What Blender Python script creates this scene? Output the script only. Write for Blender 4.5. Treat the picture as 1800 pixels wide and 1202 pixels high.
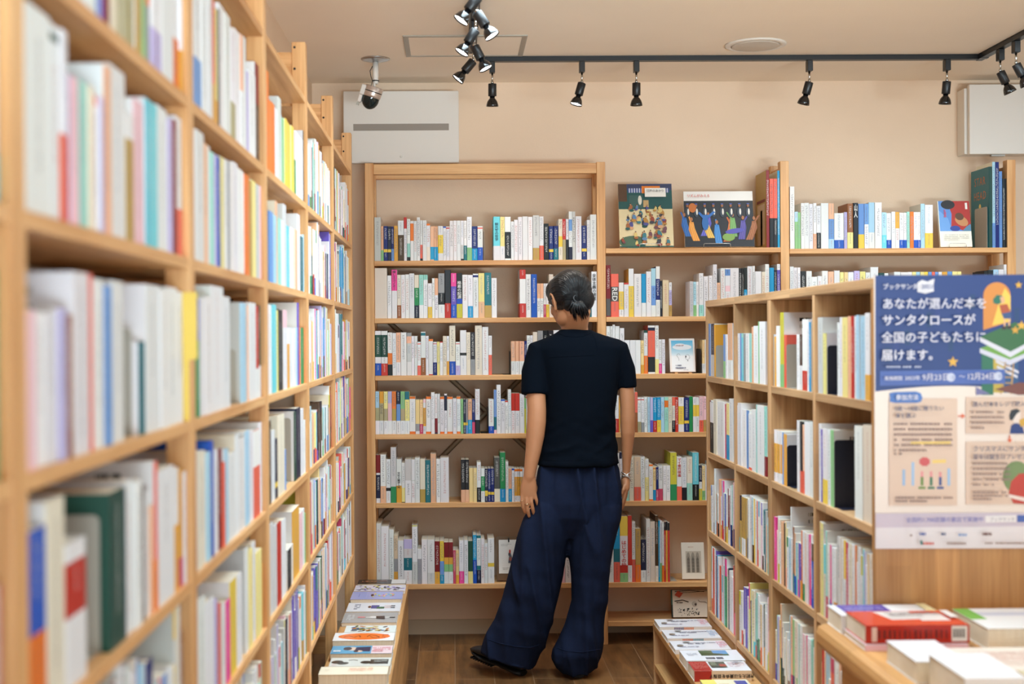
import bpy, bmesh, math, random
from mathutils import Vector, Matrix, noise
from bpy_extras.object_utils import world_to_camera_view

scene = bpy.context.scene
for o in list(bpy.data.objects):
    bpy.data.objects.remove(o)

# ------------------------------------------------------------------ camera
W_PX, H_PX = 1800.0, 1202.0
F_PX, CX_PX, CY_PX = 2250.0, 818.39, 601.0
CAM_H = 1.33
CAM_R = ((0.9999279, 0.00986961, 0.00683996),
         (-0.00990303, 0.99993911, 0.0048694),
         (-0.00679148, -0.00493679, 0.99996475))      # columns: right, forward, up
cam_data = bpy.data.cameras.new('camera')
cam_data.sensor_fit = 'HORIZONTAL'
cam_data.sensor_width = 36.0
cam_data.lens = 36.0 * F_PX / W_PX
cam_data.shift_x = (W_PX / 2 - CX_PX) / W_PX
cam_data.shift_y = 0.0
cam_data.clip_start = 0.05
cam_data.dof.use_dof = True
cam_data.dof.focus_distance = 5.15
cam_data.dof.aperture_fstop = 3.0
cam = bpy.data.objects.new('camera', cam_data)
scene.collection.objects.link(cam)
cam.matrix_world = Matrix(((CAM_R[0][0], CAM_R[0][2], -CAM_R[0][1], 0),
                           (CAM_R[1][0], CAM_R[1][2], -CAM_R[1][1], 0),
                           (CAM_R[2][0], CAM_R[2][2], -CAM_R[2][1], CAM_H),
                           (0, 0, 0, 1)))
scene.camera = cam


def ray(x, y):
    a = ((x - CX_PX) / F_PX, 1.0, -(y - CY_PX) / F_PX)
    return Vector([sum(CAM_R[i][j] * a[j] for j in range(3)) for i in range(3)])


def at_y(x, y, Y):            # where the sight line of a pixel of the photograph meets a plane of the room
    d = ray(x, y); t = Y / d.y
    return Vector((t * d.x, Y, CAM_H + t * d.z))


def at_x(x, y, X):
    d = ray(x, y); t = X / d.x
    return Vector((X, t * d.y, CAM_H + t * d.z))


def at_z(x, y, Z):
    d = ray(x, y); t = (Z - CAM_H) / d.z
    return Vector((t * d.x, t * d.y, Z))


# ------------------------------------------------------------------ world, lamps, exposure
scene.view_settings.view_transform = 'Standard'
scene.view_settings.look = 'None'
scene.view_settings.gamma = 1.0
scene.view_settings.use_curve_mapping = False
scene.view_settings.exposure = 0.0
scene.cycles.max_bounces = 8
scene.cycles.diffuse_bounces = 5
scene.cycles.glossy_bounces = 3
scene.cycles.caustics_reflective = False
scene.cycles.caustics_refractive = False
scene.cycles.sample_clamp_indirect = 6.0
scene.cycles.use_denoising = True

world = bpy.data.worlds.new('daylight')
scene.world = world
world.use_nodes = True
bg = world.node_tree.nodes['Background']
bg.inputs['Color'].default_value = (0.86, 0.93, 1.0, 1)
bg.inputs['Strength'].default_value = 1.0


def area(name, loc, target, sx, sy, power, color, spread=180):
    d = bpy.data.lights.new(name, 'AREA'); d.shape = 'RECTANGLE'; d.size = sx; d.size_y = sy
    d.energy = power; d.color = color; d.spread = math.radians(spread)
    o = bpy.data.objects.new(name, d); scene.collection.objects.link(o)
    o.location = loc
    o.rotation_euler = (Vector(target) - Vector(loc)).to_track_quat('-Z', 'Y').to_euler()
    return o


DAY, LAMP = (0.76, 0.92, 1.0), (0.72, 0.90, 1.0)
area('shop_window_daylight', (1.6, -2.9, 1.45), (1.0, 4, 1.3), 4.6, 2.1, 52, DAY)
area('added_uplight', (1.7, -2.85, 0.4), (1.0, 1.2, 2.45), 4.2, 0.6, 66, DAY, 50)  # added uplight that brightens the ceiling, no real source behind it
area('added_ceiling_light', (1.9, 3.4, 2.43), (1.7, 3.4, 0), 1.3, 1.6, 50, LAMP)  # added area light for the main light from the right, no fitting built
area('added_ceiling_light', (0.30, 3.6, 2.43), (0.30, 3.6, 0), 0.5, 1.6, 34, LAMP, 130)  # added above the aisle to brighten benches, floor and lower shelves
area('added_ceiling_light', (0.9, 1.3, 2.43), (0.9, 1.3, 0), 1.0, 1.6, 14, LAMP)  # added fill for the near shelves, not a real fitting
area('added_ceiling_light', (2.2, 4.4, 2.43), (2.2, 4.5, 0), 2.0, 0.5, 15, LAMP)  # added fill towards the back bays, not a real fitting


def spot(name, loc, target, power, angle=70, blend=0.7, size=0.03):
    d = bpy.data.lights.new(name, 'SPOT'); d.energy = power; d.spot_size = math.radians(angle); d.spot_blend = blend
    d.shadow_soft_size = size; d.color = (1.0, 0.955, 0.88)
    o = bpy.data.objects.new(name, d); scene.collection.objects.link(o)
    o.location = loc
    o.rotation_euler = (Vector(target) - Vector(loc)).to_track_quat('-Z', 'Y').to_euler()
    return o


# ------------------------------------------------------------------ helpers
def lin(c):
    def f(v):
        v /= 255.0
        return v / 12.92 if v <= 0.04045 else ((v + 0.055) / 1.055) ** 2.4
    return (f(c[0]), f(c[1]), f(c[2]), 1.0)


MATS = {}


def nodes_of(name):
    m = bpy.data.materials.new(name); m.use_nodes = True
    nt = m.node_tree
    return m, nt, nt.nodes['Principled BSDF']


def plain(name, rgb, rough=0.6, metal=0.0, bump=0.0, bscale=300.0, var=0.0, vscale=8.0, sheen=0.0, coat=0.0):
    m, nt, p = nodes_of(name)
    p.inputs['Base Color'].default_value = lin(rgb)
    p.inputs['Roughness'].default_value = rough
    p.inputs['Metallic'].default_value = metal
    if coat: p.inputs['Coat Weight'].default_value = coat
    if sheen:
        p.inputs['Sheen Weight'].default_value = sheen
    tc = nt.nodes.new('ShaderNodeTexCoord')
    if var:
        n = nt.nodes.new('ShaderNodeTexNoise'); n.inputs['Scale'].default_value = vscale; n.inputs['Detail'].default_value = 4
        nt.links.new(tc.outputs['Object'], n.inputs['Vector'])
        mx = nt.nodes.new('ShaderNodeMix'); mx.data_type = 'RGBA'
        a = [min(255, c * (1 + var)) for c in rgb]; b = [c * (1 - var) for c in rgb]
        mx.inputs['A'].default_value = lin(b); mx.inputs['B'].default_value = lin(a)
        nt.links.new(n.outputs['Fac'], mx.inputs['Factor']); nt.links.new(mx.outputs['Result'], p.inputs['Base Color'])
    if bump:
        n = nt.nodes.new('ShaderNodeTexNoise'); n.inputs['Scale'].default_value = bscale; n.inputs['Detail'].default_value = 3
        nt.links.new(tc.outputs['Object'], n.inputs['Vector'])
        b = nt.nodes.new('ShaderNodeBump'); b.inputs['Strength'].default_value = bump; b.inputs['Distance'].default_value = 0.002
        nt.links.new(n.outputs['Fac'], b.inputs['Height']); nt.links.new(b.outputs['Normal'], p.inputs['Normal'])
    MATS[name] = m
    return m


def wood(name, dark, light, axis, scale=14.0, strips=0.0, strip_axis=0, rough=0.45):
    """pine: long grain along one axis, optional glued lamellae of varying tone"""
    m, nt, p = nodes_of(name)
    tc = nt.nodes.new('ShaderNodeTexCoord')
    mp = nt.nodes.new('ShaderNodeMapping')
    s = [scale * 2.4] * 3; s[axis] = scale * 0.12
    mp.inputs['Scale'].default_value = s
    nt.links.new(tc.outputs['Object'], mp.inputs['Vector'])
    n1 = nt.nodes.new('ShaderNodeTexNoise'); n1.inputs['Scale'].default_value = 1.0; n1.inputs['Detail'].default_value = 5; n1.inputs['Distortion'].default_value = 0.6
    nt.links.new(mp.outputs['Vector'], n1.inputs['Vector'])
    mp2 = nt.nodes.new('ShaderNodeMapping')
    s2 = [scale * 16.0] * 3; s2[axis] = scale * 0.35
    mp2.inputs['Scale'].default_value = s2
    nt.links.new(tc.outputs['Object'], mp2.inputs['Vector'])
    n2 = nt.nodes.new('ShaderNodeTexNoise'); n2.inputs['Scale'].default_value = 1.0; n2.inputs['Detail'].default_value = 2
    nt.links.new(mp2.outputs['Vector'], n2.inputs['Vector'])
    add = nt.nodes.new('ShaderNodeMath'); add.operation = 'MULTIPLY_ADD'; add.inputs[1].default_value = 0.35; 
    nt.links.new(n2.outputs['Fac'], add.inputs[0]); nt.links.new(n1.outputs['Fac'], add.inputs[2])
    cr = nt.nodes.new('ShaderNodeValToRGB')
    cr.color_ramp.elements[0].position = 0.42; cr.color_ramp.elements[0].color = lin(dark)
    cr.color_ramp.elements[1].position = 0.86; cr.color_ramp.elements[1].color = lin(light)
    nt.links.new(add.outputs[0], cr.inputs['Fac'])
    out = cr.outputs['Color']
    if strips:
        sep = nt.nodes.new('ShaderNodeSeparateXYZ'); nt.links.new(tc.outputs['Object'], sep.inputs[0])
        ml = nt.nodes.new('ShaderNodeMath'); ml.operation = 'MULTIPLY'; ml.inputs[1].default_value = 1.0 / strips
        nt.links.new(sep.outputs[strip_axis], ml.inputs[0])
        fl = nt.nodes.new('ShaderNodeMath'); fl.operation = 'FLOOR'; nt.links.new(ml.outputs[0], fl.inputs[0])
        al = nt.nodes.new('ShaderNodeMath'); al.operation = 'MULTIPLY'; al.inputs[1].default_value = 2.3
        nt.links.new(sep.outputs[axis], al.inputs[0])
        of = nt.nodes.new('ShaderNodeMath'); of.operation = 'MULTIPLY_ADD'; of.inputs[1].default_value = 0.37
        nt.links.new(fl.outputs[0], of.inputs[0]); nt.links.new(al.outputs[0], of.inputs[2])
        fl2 = nt.nodes.new('ShaderNodeMath'); fl2.operation = 'FLOOR'; nt.links.new(of.outputs[0], fl2.inputs[0])
        cmb = nt.nodes.new('ShaderNodeCombineXYZ'); nt.links.new(fl.outputs[0], cmb.inputs[0]); nt.links.new(fl2.outputs[0], cmb.inputs[1])
        wn = nt.nodes.new('ShaderNodeTexWhiteNoise'); wn.noise_dimensions = '2D'; nt.links.new(cmb.outputs[0], wn.inputs['Vector'])
        mr = nt.nodes.new('ShaderNodeMapRange'); mr.inputs['To Min'].default_value = 0.80; mr.inputs['To Max'].default_value = 1.12
        nt.links.new(wn.outputs['Value'], mr.inputs['Value'])
        mul = nt.nodes.new('ShaderNodeMix'); mul.data_type = 'RGBA'; mul.blend_type = 'MULTIPLY'; mul.inputs['Factor'].default_value = 1.0
        nt.links.new(out, mul.inputs['A']); nt.links.new(mr.outputs['Result'], mul.inputs['B'])
        out = mul.outputs['Result']
    nt.links.new(out, p.inputs['Base Color'])
    p.inputs['Roughness'].default_value = rough
    b = nt.nodes.new('ShaderNodeBump'); b.inputs['Strength'].default_value = 0.12; b.inputs['Distance'].default_value = 0.001
    nt.links.new(add.outputs[0], b.inputs['Height']); nt.links.new(b.outputs['Normal'], p.inputs['Normal'])
    MATS[name] = m
    return m


class MB:
    """collects faces (with paint, ink and print coordinates) for ONE mesh"""
    def __init__(s):
        s.v = []; s.f = []; s.c = []; s.k = []; s.u = []; s.m = []; s.sm = []

    def face(s, pts, col=(1, 1, 1, 1), ink=None, uv=None, mat=0, smooth=False):
        b = len(s.v)
        s.v.extend(tuple(p) for p in pts)
        n = len(pts)
        s.f.append(tuple(range(b, b + n)))
        s.c.append(col); s.k.append(ink if ink else (col[0], col[1], col[2], 0.0))
        s.u.append(uv if uv else [(0, 0)] * n); s.m.append(mat); s.sm.append(smooth)

    def grid(s, rings, closed=True, caps=True, col=(1, 1, 1, 1), mat=0, smooth=True):
        b = len(s.v); n = len(rings[0])
        for r in rings: s.v.extend(tuple(p) for p in r)
        def add(ix, sm):
            s.f.append(ix); s.c.append(col); s.k.append((col[0], col[1], col[2], 0)); s.u.append([(0, 0)] * len(ix)); s.m.append(mat); s.sm.append(sm)
        for i in range(len(rings) - 1):
            for j in range(n if closed else n - 1):
                k = (j + 1) % n
                add((b + i * n + j, b + i * n + k, b + (i + 1) * n + k, b + (i + 1) * n + j), smooth)
        if caps:
            add(tuple(b + j for j in reversed(range(n))), False)
            add(tuple(b + (len(rings) - 1) * n + j for j in range(n)), False)

    def box(s, x0, y0, z0, x1, y1, z1, col=(1, 1, 1, 1), mat=0, M=None):
        P = [Vector((x, y, z)) for z in (z0, z1) for x, y in ((x0, y0), (x1, y0), (x1, y1), (x0, y1))]
        if M: P = [M @ p for p in P]
        b = len(s.v); s.v.extend(tuple(p) for p in P)
        for ix in ((3, 2, 1, 0), (4, 5, 6, 7), (0, 1, 5, 4), (1, 2, 6, 5), (2, 3, 7, 6), (3, 0, 4, 7)):
            s.f.append(tuple(b + i for i in ix)); s.c.append(col); s.k.append((col[0], col[1], col[2], 0)); s.u.append([(0, 0)] * 4); s.m.append(mat); s.sm.append(False)

    def tube(s, pts, r, n=10, col=(1, 1, 1, 1), caps=True, mat=0, flat=1.0, side=None):
        """round bar along points; r one radius or one per point"""
        pts = [Vector(p) for p in pts]; rr = r if isinstance(r, (list, tuple)) else [r] * len(pts)
        rings = []; prev = None
        for i, p in enumerate(pts):
            t = (pts[min(i + 1, len(pts) - 1)] - pts[max(i - 1, 0)]).normalized()
            if prev is None:
                a = Vector(side) if side else (Vector((0, 0, 1)) if abs(t.z) < 0.9 else Vector((1, 0, 0)))
            else: a = prev
            a = (a - t * a.dot(t)).normalized(); prev = a; bb = t.cross(a)
            rings.append([p + (a * math.cos(2 * math.pi * j / n) + bb * math.sin(2 * math.pi * j / n) * flat) * rr[i] for j in range(n)])
        s.grid(rings, True, caps, col, mat, True)

    def lathe(s, prof, n=24, M=None, col=(1, 1, 1, 1), mat=0, caps=False, smooth=True):
        rings = []
        for r, z in prof:
            q = [Vector((r * math.cos(2 * math.pi * j / n), r * math.sin(2 * math.pi * j / n), z)) for j in range(n)]
            rings.append([M @ p for p in q] if M else q)
        s.grid(rings, True, caps, col, mat, smooth)

    def mesh(s, name, mats, paint=False):
        me = bpy.data.meshes.new(name)
        me.from_pydata(s.v, [], s.f)
        for m in (mats if isinstance(mats, (list, tuple)) else [mats]): me.materials.append(m)
        me.polygons.foreach_set('material_index', s.m)
        me.polygons.foreach_set('use_smooth', s.sm)
        if paint:
            ca = me.color_attributes.new('Paint', 'FLOAT_COLOR', 'CORNER'); ci = me.color_attributes.new('Ink', 'FLOAT_COLOR', 'CORNER')
            uv = me.uv_layers.new(name='Print')
            a = []; b = []; u = []
            for i, f in enumerate(s.f):
                for j in range(len(f)):
                    a.extend(s.c[i]); b.extend(s.k[i]); u.extend(s.u[i][j])
            ca.data.foreach_set('color', a); ci.data.foreach_set('color', b); uv.data.foreach_set('uv', u)
        me.update()
        return me

    def obj(s, name, mats, parent=None, paint=False, bevel=0.0, loc=None):
        o = bpy.data.objects.new(name, s.mesh(name, mats, paint))
        scene.collection.objects.link(o)
        if parent: o.parent = parent
        if loc: o.location = loc
        if bevel:
            md = o.modifiers.new('edge', 'BEVEL'); md.width = bevel; md.segments = 2; md.limit_method = 'ANGLE'
        return o


def tag(o, label=None, cat=None, group=None, kind=None):
    if label: o['label'] = label
    if cat: o['category'] = cat
    if group: o['group'] = group
    if kind: o['kind'] = kind
    return o


def thing(name, label, cat, loc=(0, 0, 0), group=None, rot=(0, 0, 0)):
    o = bpy.data.objects.new(name, None); scene.collection.objects.link(o)
    o.empty_display_size = 0.05
    o.location = loc; o.rotation_euler = rot
    return tag(o, label, cat, group)


def boxpart(name, mat, parent, x0, y0, z0, x1, y1, z1, bevel=0.0015):
    """a part given in room coordinates under a thing standing unrotated"""
    m = MB(); l = parent.location if parent else Vector((0, 0, 0))
    m.box(x0 - l.x, y0 - l.y, z0 - l.z, x1 - l.x, y1 - l.y, z1 - l.z)
    return m.obj(name, mat, parent, bevel=bevel)


def lettering(name, body, size, mat, parent, M, align='CENTER', spacing=1.0, line=1.0, extrude=0.0002, squash=1.0, bold=0.0):
    """printed words as a thin raised mesh; M places the text's plane (x right, y up)"""
    cu = bpy.data.curves.new(name, 'FONT'); cu.body = body; cu.size = size; cu.align_x = align; cu.align_y = 'CENTER'
    cu.space_character = spacing; cu.space_line = line; cu.extrude = extrude; cu.resolution_u = 2
    cu.offset = bold
    t = bpy.data.objects.new(name, cu); scene.collection.objects.link(t)
    dg = bpy.context.evaluated_depsgraph_get()
    me = bpy.data.meshes.new_from_object(t.evaluated_get(dg))
    bpy.data.objects.remove(t); bpy.data.curves.remove(cu)
    me.name = name
    me.transform(M @ Matrix.Diagonal((squash, 1, 1, 1)))
    me.materials.clear(); me.materials.append(mat)
    o = bpy.data.objects.new(name, me); scene.collection.objects.link(o)
    if parent: o.parent = parent
    return o


# ------------------------------------------------------------------ materials
def paper_material(name, rough=0.42):
    """printed paper: the sheet's own colours, with small rows of print or a bar code where its print coordinates ask for them"""
    m, nt, p = nodes_of(name)
    L = nt.links; N = nt.nodes.new
    a = N('ShaderNodeVertexColor'); a.layer_name = 'Paint'
    k = N('ShaderNodeVertexColor'); k.layer_name = 'Ink'
    uv = N('ShaderNodeUVMap'); uv.uv_map = 'Print'
    sp = N('ShaderNodeSeparateXYZ'); L.new(uv.outputs[0], sp.inputs[0])
    def math_(op, x, y=None, z=None):
        n = N('ShaderNodeMath'); n.operation = op
        for i, q in enumerate((x, y, z)):
            if q is None: continue
            if isinstance(q, (int, float)): n.inputs[i].default_value = q
            else: L.new(q, n.inputs[i])
        return n.outputs[0]
    u, v = sp.outputs[0], sp.outputs[1]
    ng = N('ShaderNodeTexNoise'); ng.inputs['Scale'].default_value = 4.2; ng.inputs['Detail'].default_value = 1.0
    L.new(uv.outputs[0], ng.inputs['Vector'])
    stroke = math_('GREATER_THAN', ng.outputs['Fac'], 0.55)
    ub = math_('SUBTRACT', u, math_('ROUND', u))
    inx = math_('LESS_THAN', math_('ABSOLUTE', ub), 0.40)
    vf = math_('FRACT', v)
    iny = math_('MULTIPLY', math_('GREATER_THAN', vf, 0.08), math_('LESS_THAN', vf, 0.90))
    glyph = math_('MULTIPLY', stroke, math_('MULTIPLY', inx, iny))
    wn = N('ShaderNodeTexWhiteNoise'); wn.noise_dimensions = '1D'
    L.new(math_('FLOOR', math_('MULTIPLY', u, 34.0)), wn.inputs['W'])
    bar = math_('GREATER_THAN', wn.outputs['Value'], 0.45)
    al = k.outputs['Alpha']
    isg = math_('GREATER_THAN', al, 0.75)
    isb = math_('MULTIPLY', math_('GREATER_THAN', al, 0.25), math_('LESS_THAN', al, 0.75))
    fac = math_('ADD', math_('MULTIPLY', isg, glyph), math_('MULTIPLY', isb, bar))
    mx = N('ShaderNodeMix'); mx.data_type = 'RGBA'
    L.new(fac, mx.inputs['Factor']); L.new(a.outputs['Color'], mx.inputs['A']); L.new(k.outputs['Color'], mx.inputs['B'])
    L.new(mx.outputs['Result'], p.inputs['Base Color'])
    p.inputs['Roughness'].default_value = rough
    p.inputs['Specular IOR Level'].default_value = 0.35
    MATS[name] = m
    return m


PAPER = paper_material('printed_paper')
GLOSSY = paper_material('glossy_cover', 0.2)
# page block: fine layered sheets
m, nt, p = nodes_of('page_block')
tc = nt.nodes.new('ShaderNodeTexCoord'); mp = nt.nodes.new('ShaderNodeMapping'); mp.inputs['Scale'].default_value = (1500, 8, 8)
nt.links.new(tc.outputs['Object'], mp.inputs['Vector'])
n = nt.nodes.new('ShaderNodeTexNoise'); n.inputs['Scale'].default_value = 1.0; nt.links.new(mp.outputs[0], n.inputs['Vector'])
cr = nt.nodes.new('ShaderNodeValToRGB'); cr.color_ramp.elements[0].color = lin((205, 190, 165)); cr.color_ramp.elements[1].color = lin((240, 230, 212))
cr.color_ramp.elements[0].position = 0.3; cr.color_ramp.elements[1].position = 0.65
nt.links.new(n.outputs['Fac'], cr.inputs['Fac']); nt.links.new(cr.outputs['Color'], p.inputs['Base Color']); p.inputs['Roughness'].default_value = 0.8
PAGES = m

PINE_D, PINE_L = (196, 134, 76), (236, 186, 128)
wood('pine_z', PINE_D, PINE_L, 2); wood('pine_x', PINE_D, PINE_L, 0); wood('pine_y', PINE_D, PINE_L, 1)
wood('ash_x', (172, 128, 86), (214, 172, 126), 0, strips=0.09, strip_axis=2)
wood('ash_y', (172, 128, 86), (214, 172, 126), 1, strips=0.09, strip_axis=2)
wood('ash_z', (172, 128, 86), (214, 172, 126), 2, strips=0.055, strip_axis=0)
wood('ash_zy', (172, 128, 86), (214, 172, 126), 2, strips=0.055, strip_axis=1)
wood('panel_z', (168, 112, 60), (208, 154, 96), 2, strips=0.055, strip_axis=0)
wood('bench_y', (168, 118, 68), (212, 164, 108), 1, strips=0.06, strip_axis=2)
wood('table_y', (172, 114, 60), (218, 166, 104), 1, strips=0.07, strip_axis=0)
plain('wall_paper', (232, 206, 180), 0.9, bump=0.25, bscale=160, var=0.03, vscale=3)
plain('ceiling_paper', (244, 230, 212), 0.9, bump=0.25, bscale=160, var=0.02, vscale=3)
plain('skirting', (200, 180, 152), 0.6)
plain('white_plastic', (226, 220, 212), 0.45)
plain('grey_slot', (150, 140, 130), 0.6)
plain('black_metal', (22, 24, 27), 0.38)
plain('black_gloss', (10, 12, 15), 0.12, coat=0.5)
plain('chrome', (200, 198, 192), 0.18, metal=1.0)
plain('silver', (190, 190, 192), 0.3, metal=1.0)
plain('steel_grey', (176, 170, 158), 0.45, metal=0.15)
plain('navy_steel', (14, 18, 38), 0.45)
plain('dark_steel', (38, 32, 28), 0.5)
plain('brace_steel', (176, 158, 132), 0.6)
plain('grey_plastic', (168, 166, 160), 0.5)
plain('pink_silver', (205, 190, 180), 0.32, metal=0.6)
plain('clear_wire', (200, 202, 202), 0.15, metal=0.7)
m, nt, p = nodes_of('lamp_glow'); p.inputs['Base Color'].default_value = (1, 1, 1, 1); p.inputs['Emission Color'].default_value = (1, 0.97, 0.93, 1); p.inputs['Emission Strength'].default_value = 9.0; MATS['lamp_glow'] = m
m, nt, p = nodes_of('smoked_dome'); p.inputs['Base Color'].default_value = lin((20, 34, 36)); p.inputs['Roughness'].default_value = 0.06; MATS['smoked_dome'] = m
m, nt, p = nodes_of('window_glass'); p.inputs['Base Color'].default_value = (1, 1, 1, 1); p.inputs['Roughness'].default_value = 0.0; p.inputs['Transmission Weight'].default_value = 1.0; p.inputs['IOR'].default_value = 1.05; MATS['window_glass'] = m


def flat(rgb, rough=0.5):
    key = 'paint_%d_%d_%d' % tuple(rgb)
    return MATS.get(key) or plain(key, rgb, rough)


# brown plank floor
m, nt, p = nodes_of('plank_floor')
N = nt.nodes.new; L = nt.links
tc = N('ShaderNodeTexCoord'); mp = N('ShaderNodeMapping'); mp.inputs['Rotation'].default_value = (0, 0, math.radians(90)); L.new(tc.outputs['Object'], mp.inputs['Vector'])
br = N('ShaderNodeTexBrick'); br.offset = 0.5; br.inputs['Scale'].default_value = 1.0; br.inputs['Brick Width'].default_value = 0.9; br.inputs['Row Height'].default_value = 0.152
br.inputs['Mortar Size'].default_value = 0.0016; br.inputs['Mortar Smooth'].default_value = 0.0; br.inputs['Bias'].default_value = 0.0
br.inputs['Color1'].default_value = (0.2, 0.2, 0.2, 1); br.inputs['Color2'].default_value = (0.9, 0.9, 0.9, 1); br.inputs['Mortar'].default_value = (0.05, 0.05, 0.05, 1)
L.new(mp.outputs[0], br.inputs['Vector'])
mg = N('ShaderNodeMapping'); mg.inputs['Scale'].default_value = (26, 2.5, 1); L.new(tc.outputs['Object'], mg.inputs['Vector'])
ng = N('ShaderNodeTexNoise'); ng.inputs['Scale'].default_value = 1.0; ng.inputs['Detail'].default_value = 7; ng.inputs['Distortion'].default_value = 1.2; L.new(mg.outputs[0], ng.inputs['Vector'])
n3 = N('ShaderNodeTexNoise'); n3.inputs['Scale'].default_value = 7.0; n3.inputs['Detail'].default_value = 4; L.new(tc.outputs['Object'], n3.inputs['Vector'])
a1 = N('ShaderNodeMath'); a1.operation = 'MULTIPLY_ADD'; a1.inputs[1].default_value = 0.55; L.new(br.outputs['Color'], a1.inputs[0]); L.new(ng.outputs['Fac'], a1.inputs[2])
a2 = N('ShaderNodeMath'); a2.operation = 'MULTIPLY_ADD'; a2.inputs[1].default_value = 0.6; L.new(n3.outputs['Fac'], a2.inputs[0]); L.new(a1.outputs[0], a2.inputs[2])
cr = N('ShaderNodeValToRGB'); cr.color_ramp.elements[0].position = 0.38; cr.color_ramp.elements[0].color = lin((66, 44, 26)); cr.color_ramp.elements[1].position = 0.86; cr.color_ramp.elements[1].color = lin((152, 106, 62))
a3 = N('ShaderNodeMath'); a3.operation = 'MULTIPLY'; a3.inputs[1].default_value = 0.58; L.new(a2.outputs[0], a3.inputs[0]); L.new(a3.outputs[0], cr.inputs['Fac'])
mo = N('ShaderNodeMix'); mo.data_type = 'RGBA'; mo.inputs['B'].default_value = lin((150, 118, 88)); L.new(br.outputs['Fac'], mo.inputs['Factor']); L.new(cr.outputs['Color'], mo.inputs['A'])
L.new(mo.outputs['Result'], p.inputs['Base Color']); p.inputs['Roughness'].default_value = 0.42
MATS['plank_floor'] = m

# ------------------------------------------------------------------ the room
ROOM_X0, ROOM_X1, ROOM_Y0, ROOM_Y1, ROOM_Z = -0.62, 4.6, -3.0, 5.71, 2.457


def shell(name, mat, *boxes):
    m = MB()
    for b in boxes: m.box(*b)
    return tag(m.obj(name, mat), kind='structure')


shell('floor', MATS['plank_floor'], (ROOM_X0 - .1, ROOM_Y0 - .1, -0.1, ROOM_X1 + .1, ROOM_Y1 + .1, 0))
shell('ceiling', MATS['ceiling_paper'], (ROOM_X0 - .1, ROOM_Y0 - .1, ROOM_Z, ROOM_X1 + .1, ROOM_Y1 + .1, ROOM_Z + .1))
shell('wall_back', MATS['wall_paper'], (ROOM_X0 - .1, ROOM_Y1, 0, ROOM_X1 + .1, ROOM_Y1 + .1, ROOM_Z))
shell('wall_left', MATS['wall_paper'], (ROOM_X0 - .1, ROOM_Y0, 0, ROOM_X0, ROOM_Y1, ROOM_Z))
shell('wall_right', MATS['wall_paper'], (ROOM_X1, ROOM_Y0, 0, ROOM_X1 + .1, ROOM_Y1, ROOM_Z))
shell('wall_front', MATS['wall_paper'], (ROOM_X0, ROOM_Y0 - .1, 0, -0.45, ROOM_Y0, ROOM_Z), (4.35, ROOM_Y0 - .1, 0, ROOM_X1, ROOM_Y0, ROOM_Z),
      (-0.45, ROOM_Y0 - .1, 0, 4.35, ROOM_Y0, 0.35), (-0.45, ROOM_Y0 - .1, 2.35, 4.35, ROOM_Y0, ROOM_Z))
shell('baseboard_back', MATS['skirting'], (ROOM_X0, ROOM_Y1 - .008, 0, ROOM_X1, ROOM_Y1, 0.065))
wf = MB()
for x in (-0.45, 1.12, 2.72, 4.30): wf.box(x, ROOM_Y0 - .07, 0.35, x + .05, ROOM_Y0 - .02, 2.35)
wf.box(-0.45, ROOM_Y0 - .07, 0.35, 4.35, ROOM_Y0 - .02, 0.40); wf.box(-0.45, ROOM_Y0 - .07, 2.30, 4.35, ROOM_Y0 - .02, 2.35)
tag(wf.obj('window_1', MATS['steel_grey']), kind='structure')

# ------------------------------------------------------------------ bookcases
SHELF_L = [1.9961, 1.7014, 1.453, 1.201, 0.9537, 0.7023, 0.452]       # upper faces, long side bookcase
POST_L = [0.405 + 0.7958 * k for k in range(7)]                        # post centres along the aisle
LX = -0.405                                                            # its front plane
side = thing('bookcase', 'long pine bookcase lining the side wall, packed with books to the ceiling', 'bookcase', (LX - .1, 2.8, 0))
for k, y in enumerate(POST_L):
    post = boxpart('post', MATS['pine_z'], side, LX - .038, y - .021, 0, LX, y + .021, 2.15, .002)
    boxpart('rear_post', MATS['pine_z'], side, -.612, y - .021, 0, -.574, y + .021, 2.15, .002)
    l = side.location
    for z in (2.055, 0.05):
        boxpart('cross_rail', MATS['pine_x'], side, -.574, y - .014, z, LX - .038, y + .014, z + .068, .001)
    m = MB()                                                           # bolt heads on the face towards the shop
    for zz in (2.135, 2.075, 1.60, 1.83, 1.10):
        m.lathe([(0.0001, 0), (.0035, 0), (.0035, .0008), (0.0001, .0008)], 10, Matrix.Translation((LX - .030 - l.x, y - .0212 - l.y, zz)) @ Matrix.Rotation(math.pi / 2, 4, 'X'))
    m.obj('bolt', MATS['black_metal'], side)
for k in range(6):
    for z in SHELF_L:
        boxpart('shelf', MATS['pine_y'], side, -.612, POST_L[k] + .0212, z - .0175, LX - .001, POST_L[k + 1] - .0212, z, .0012)

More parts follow.
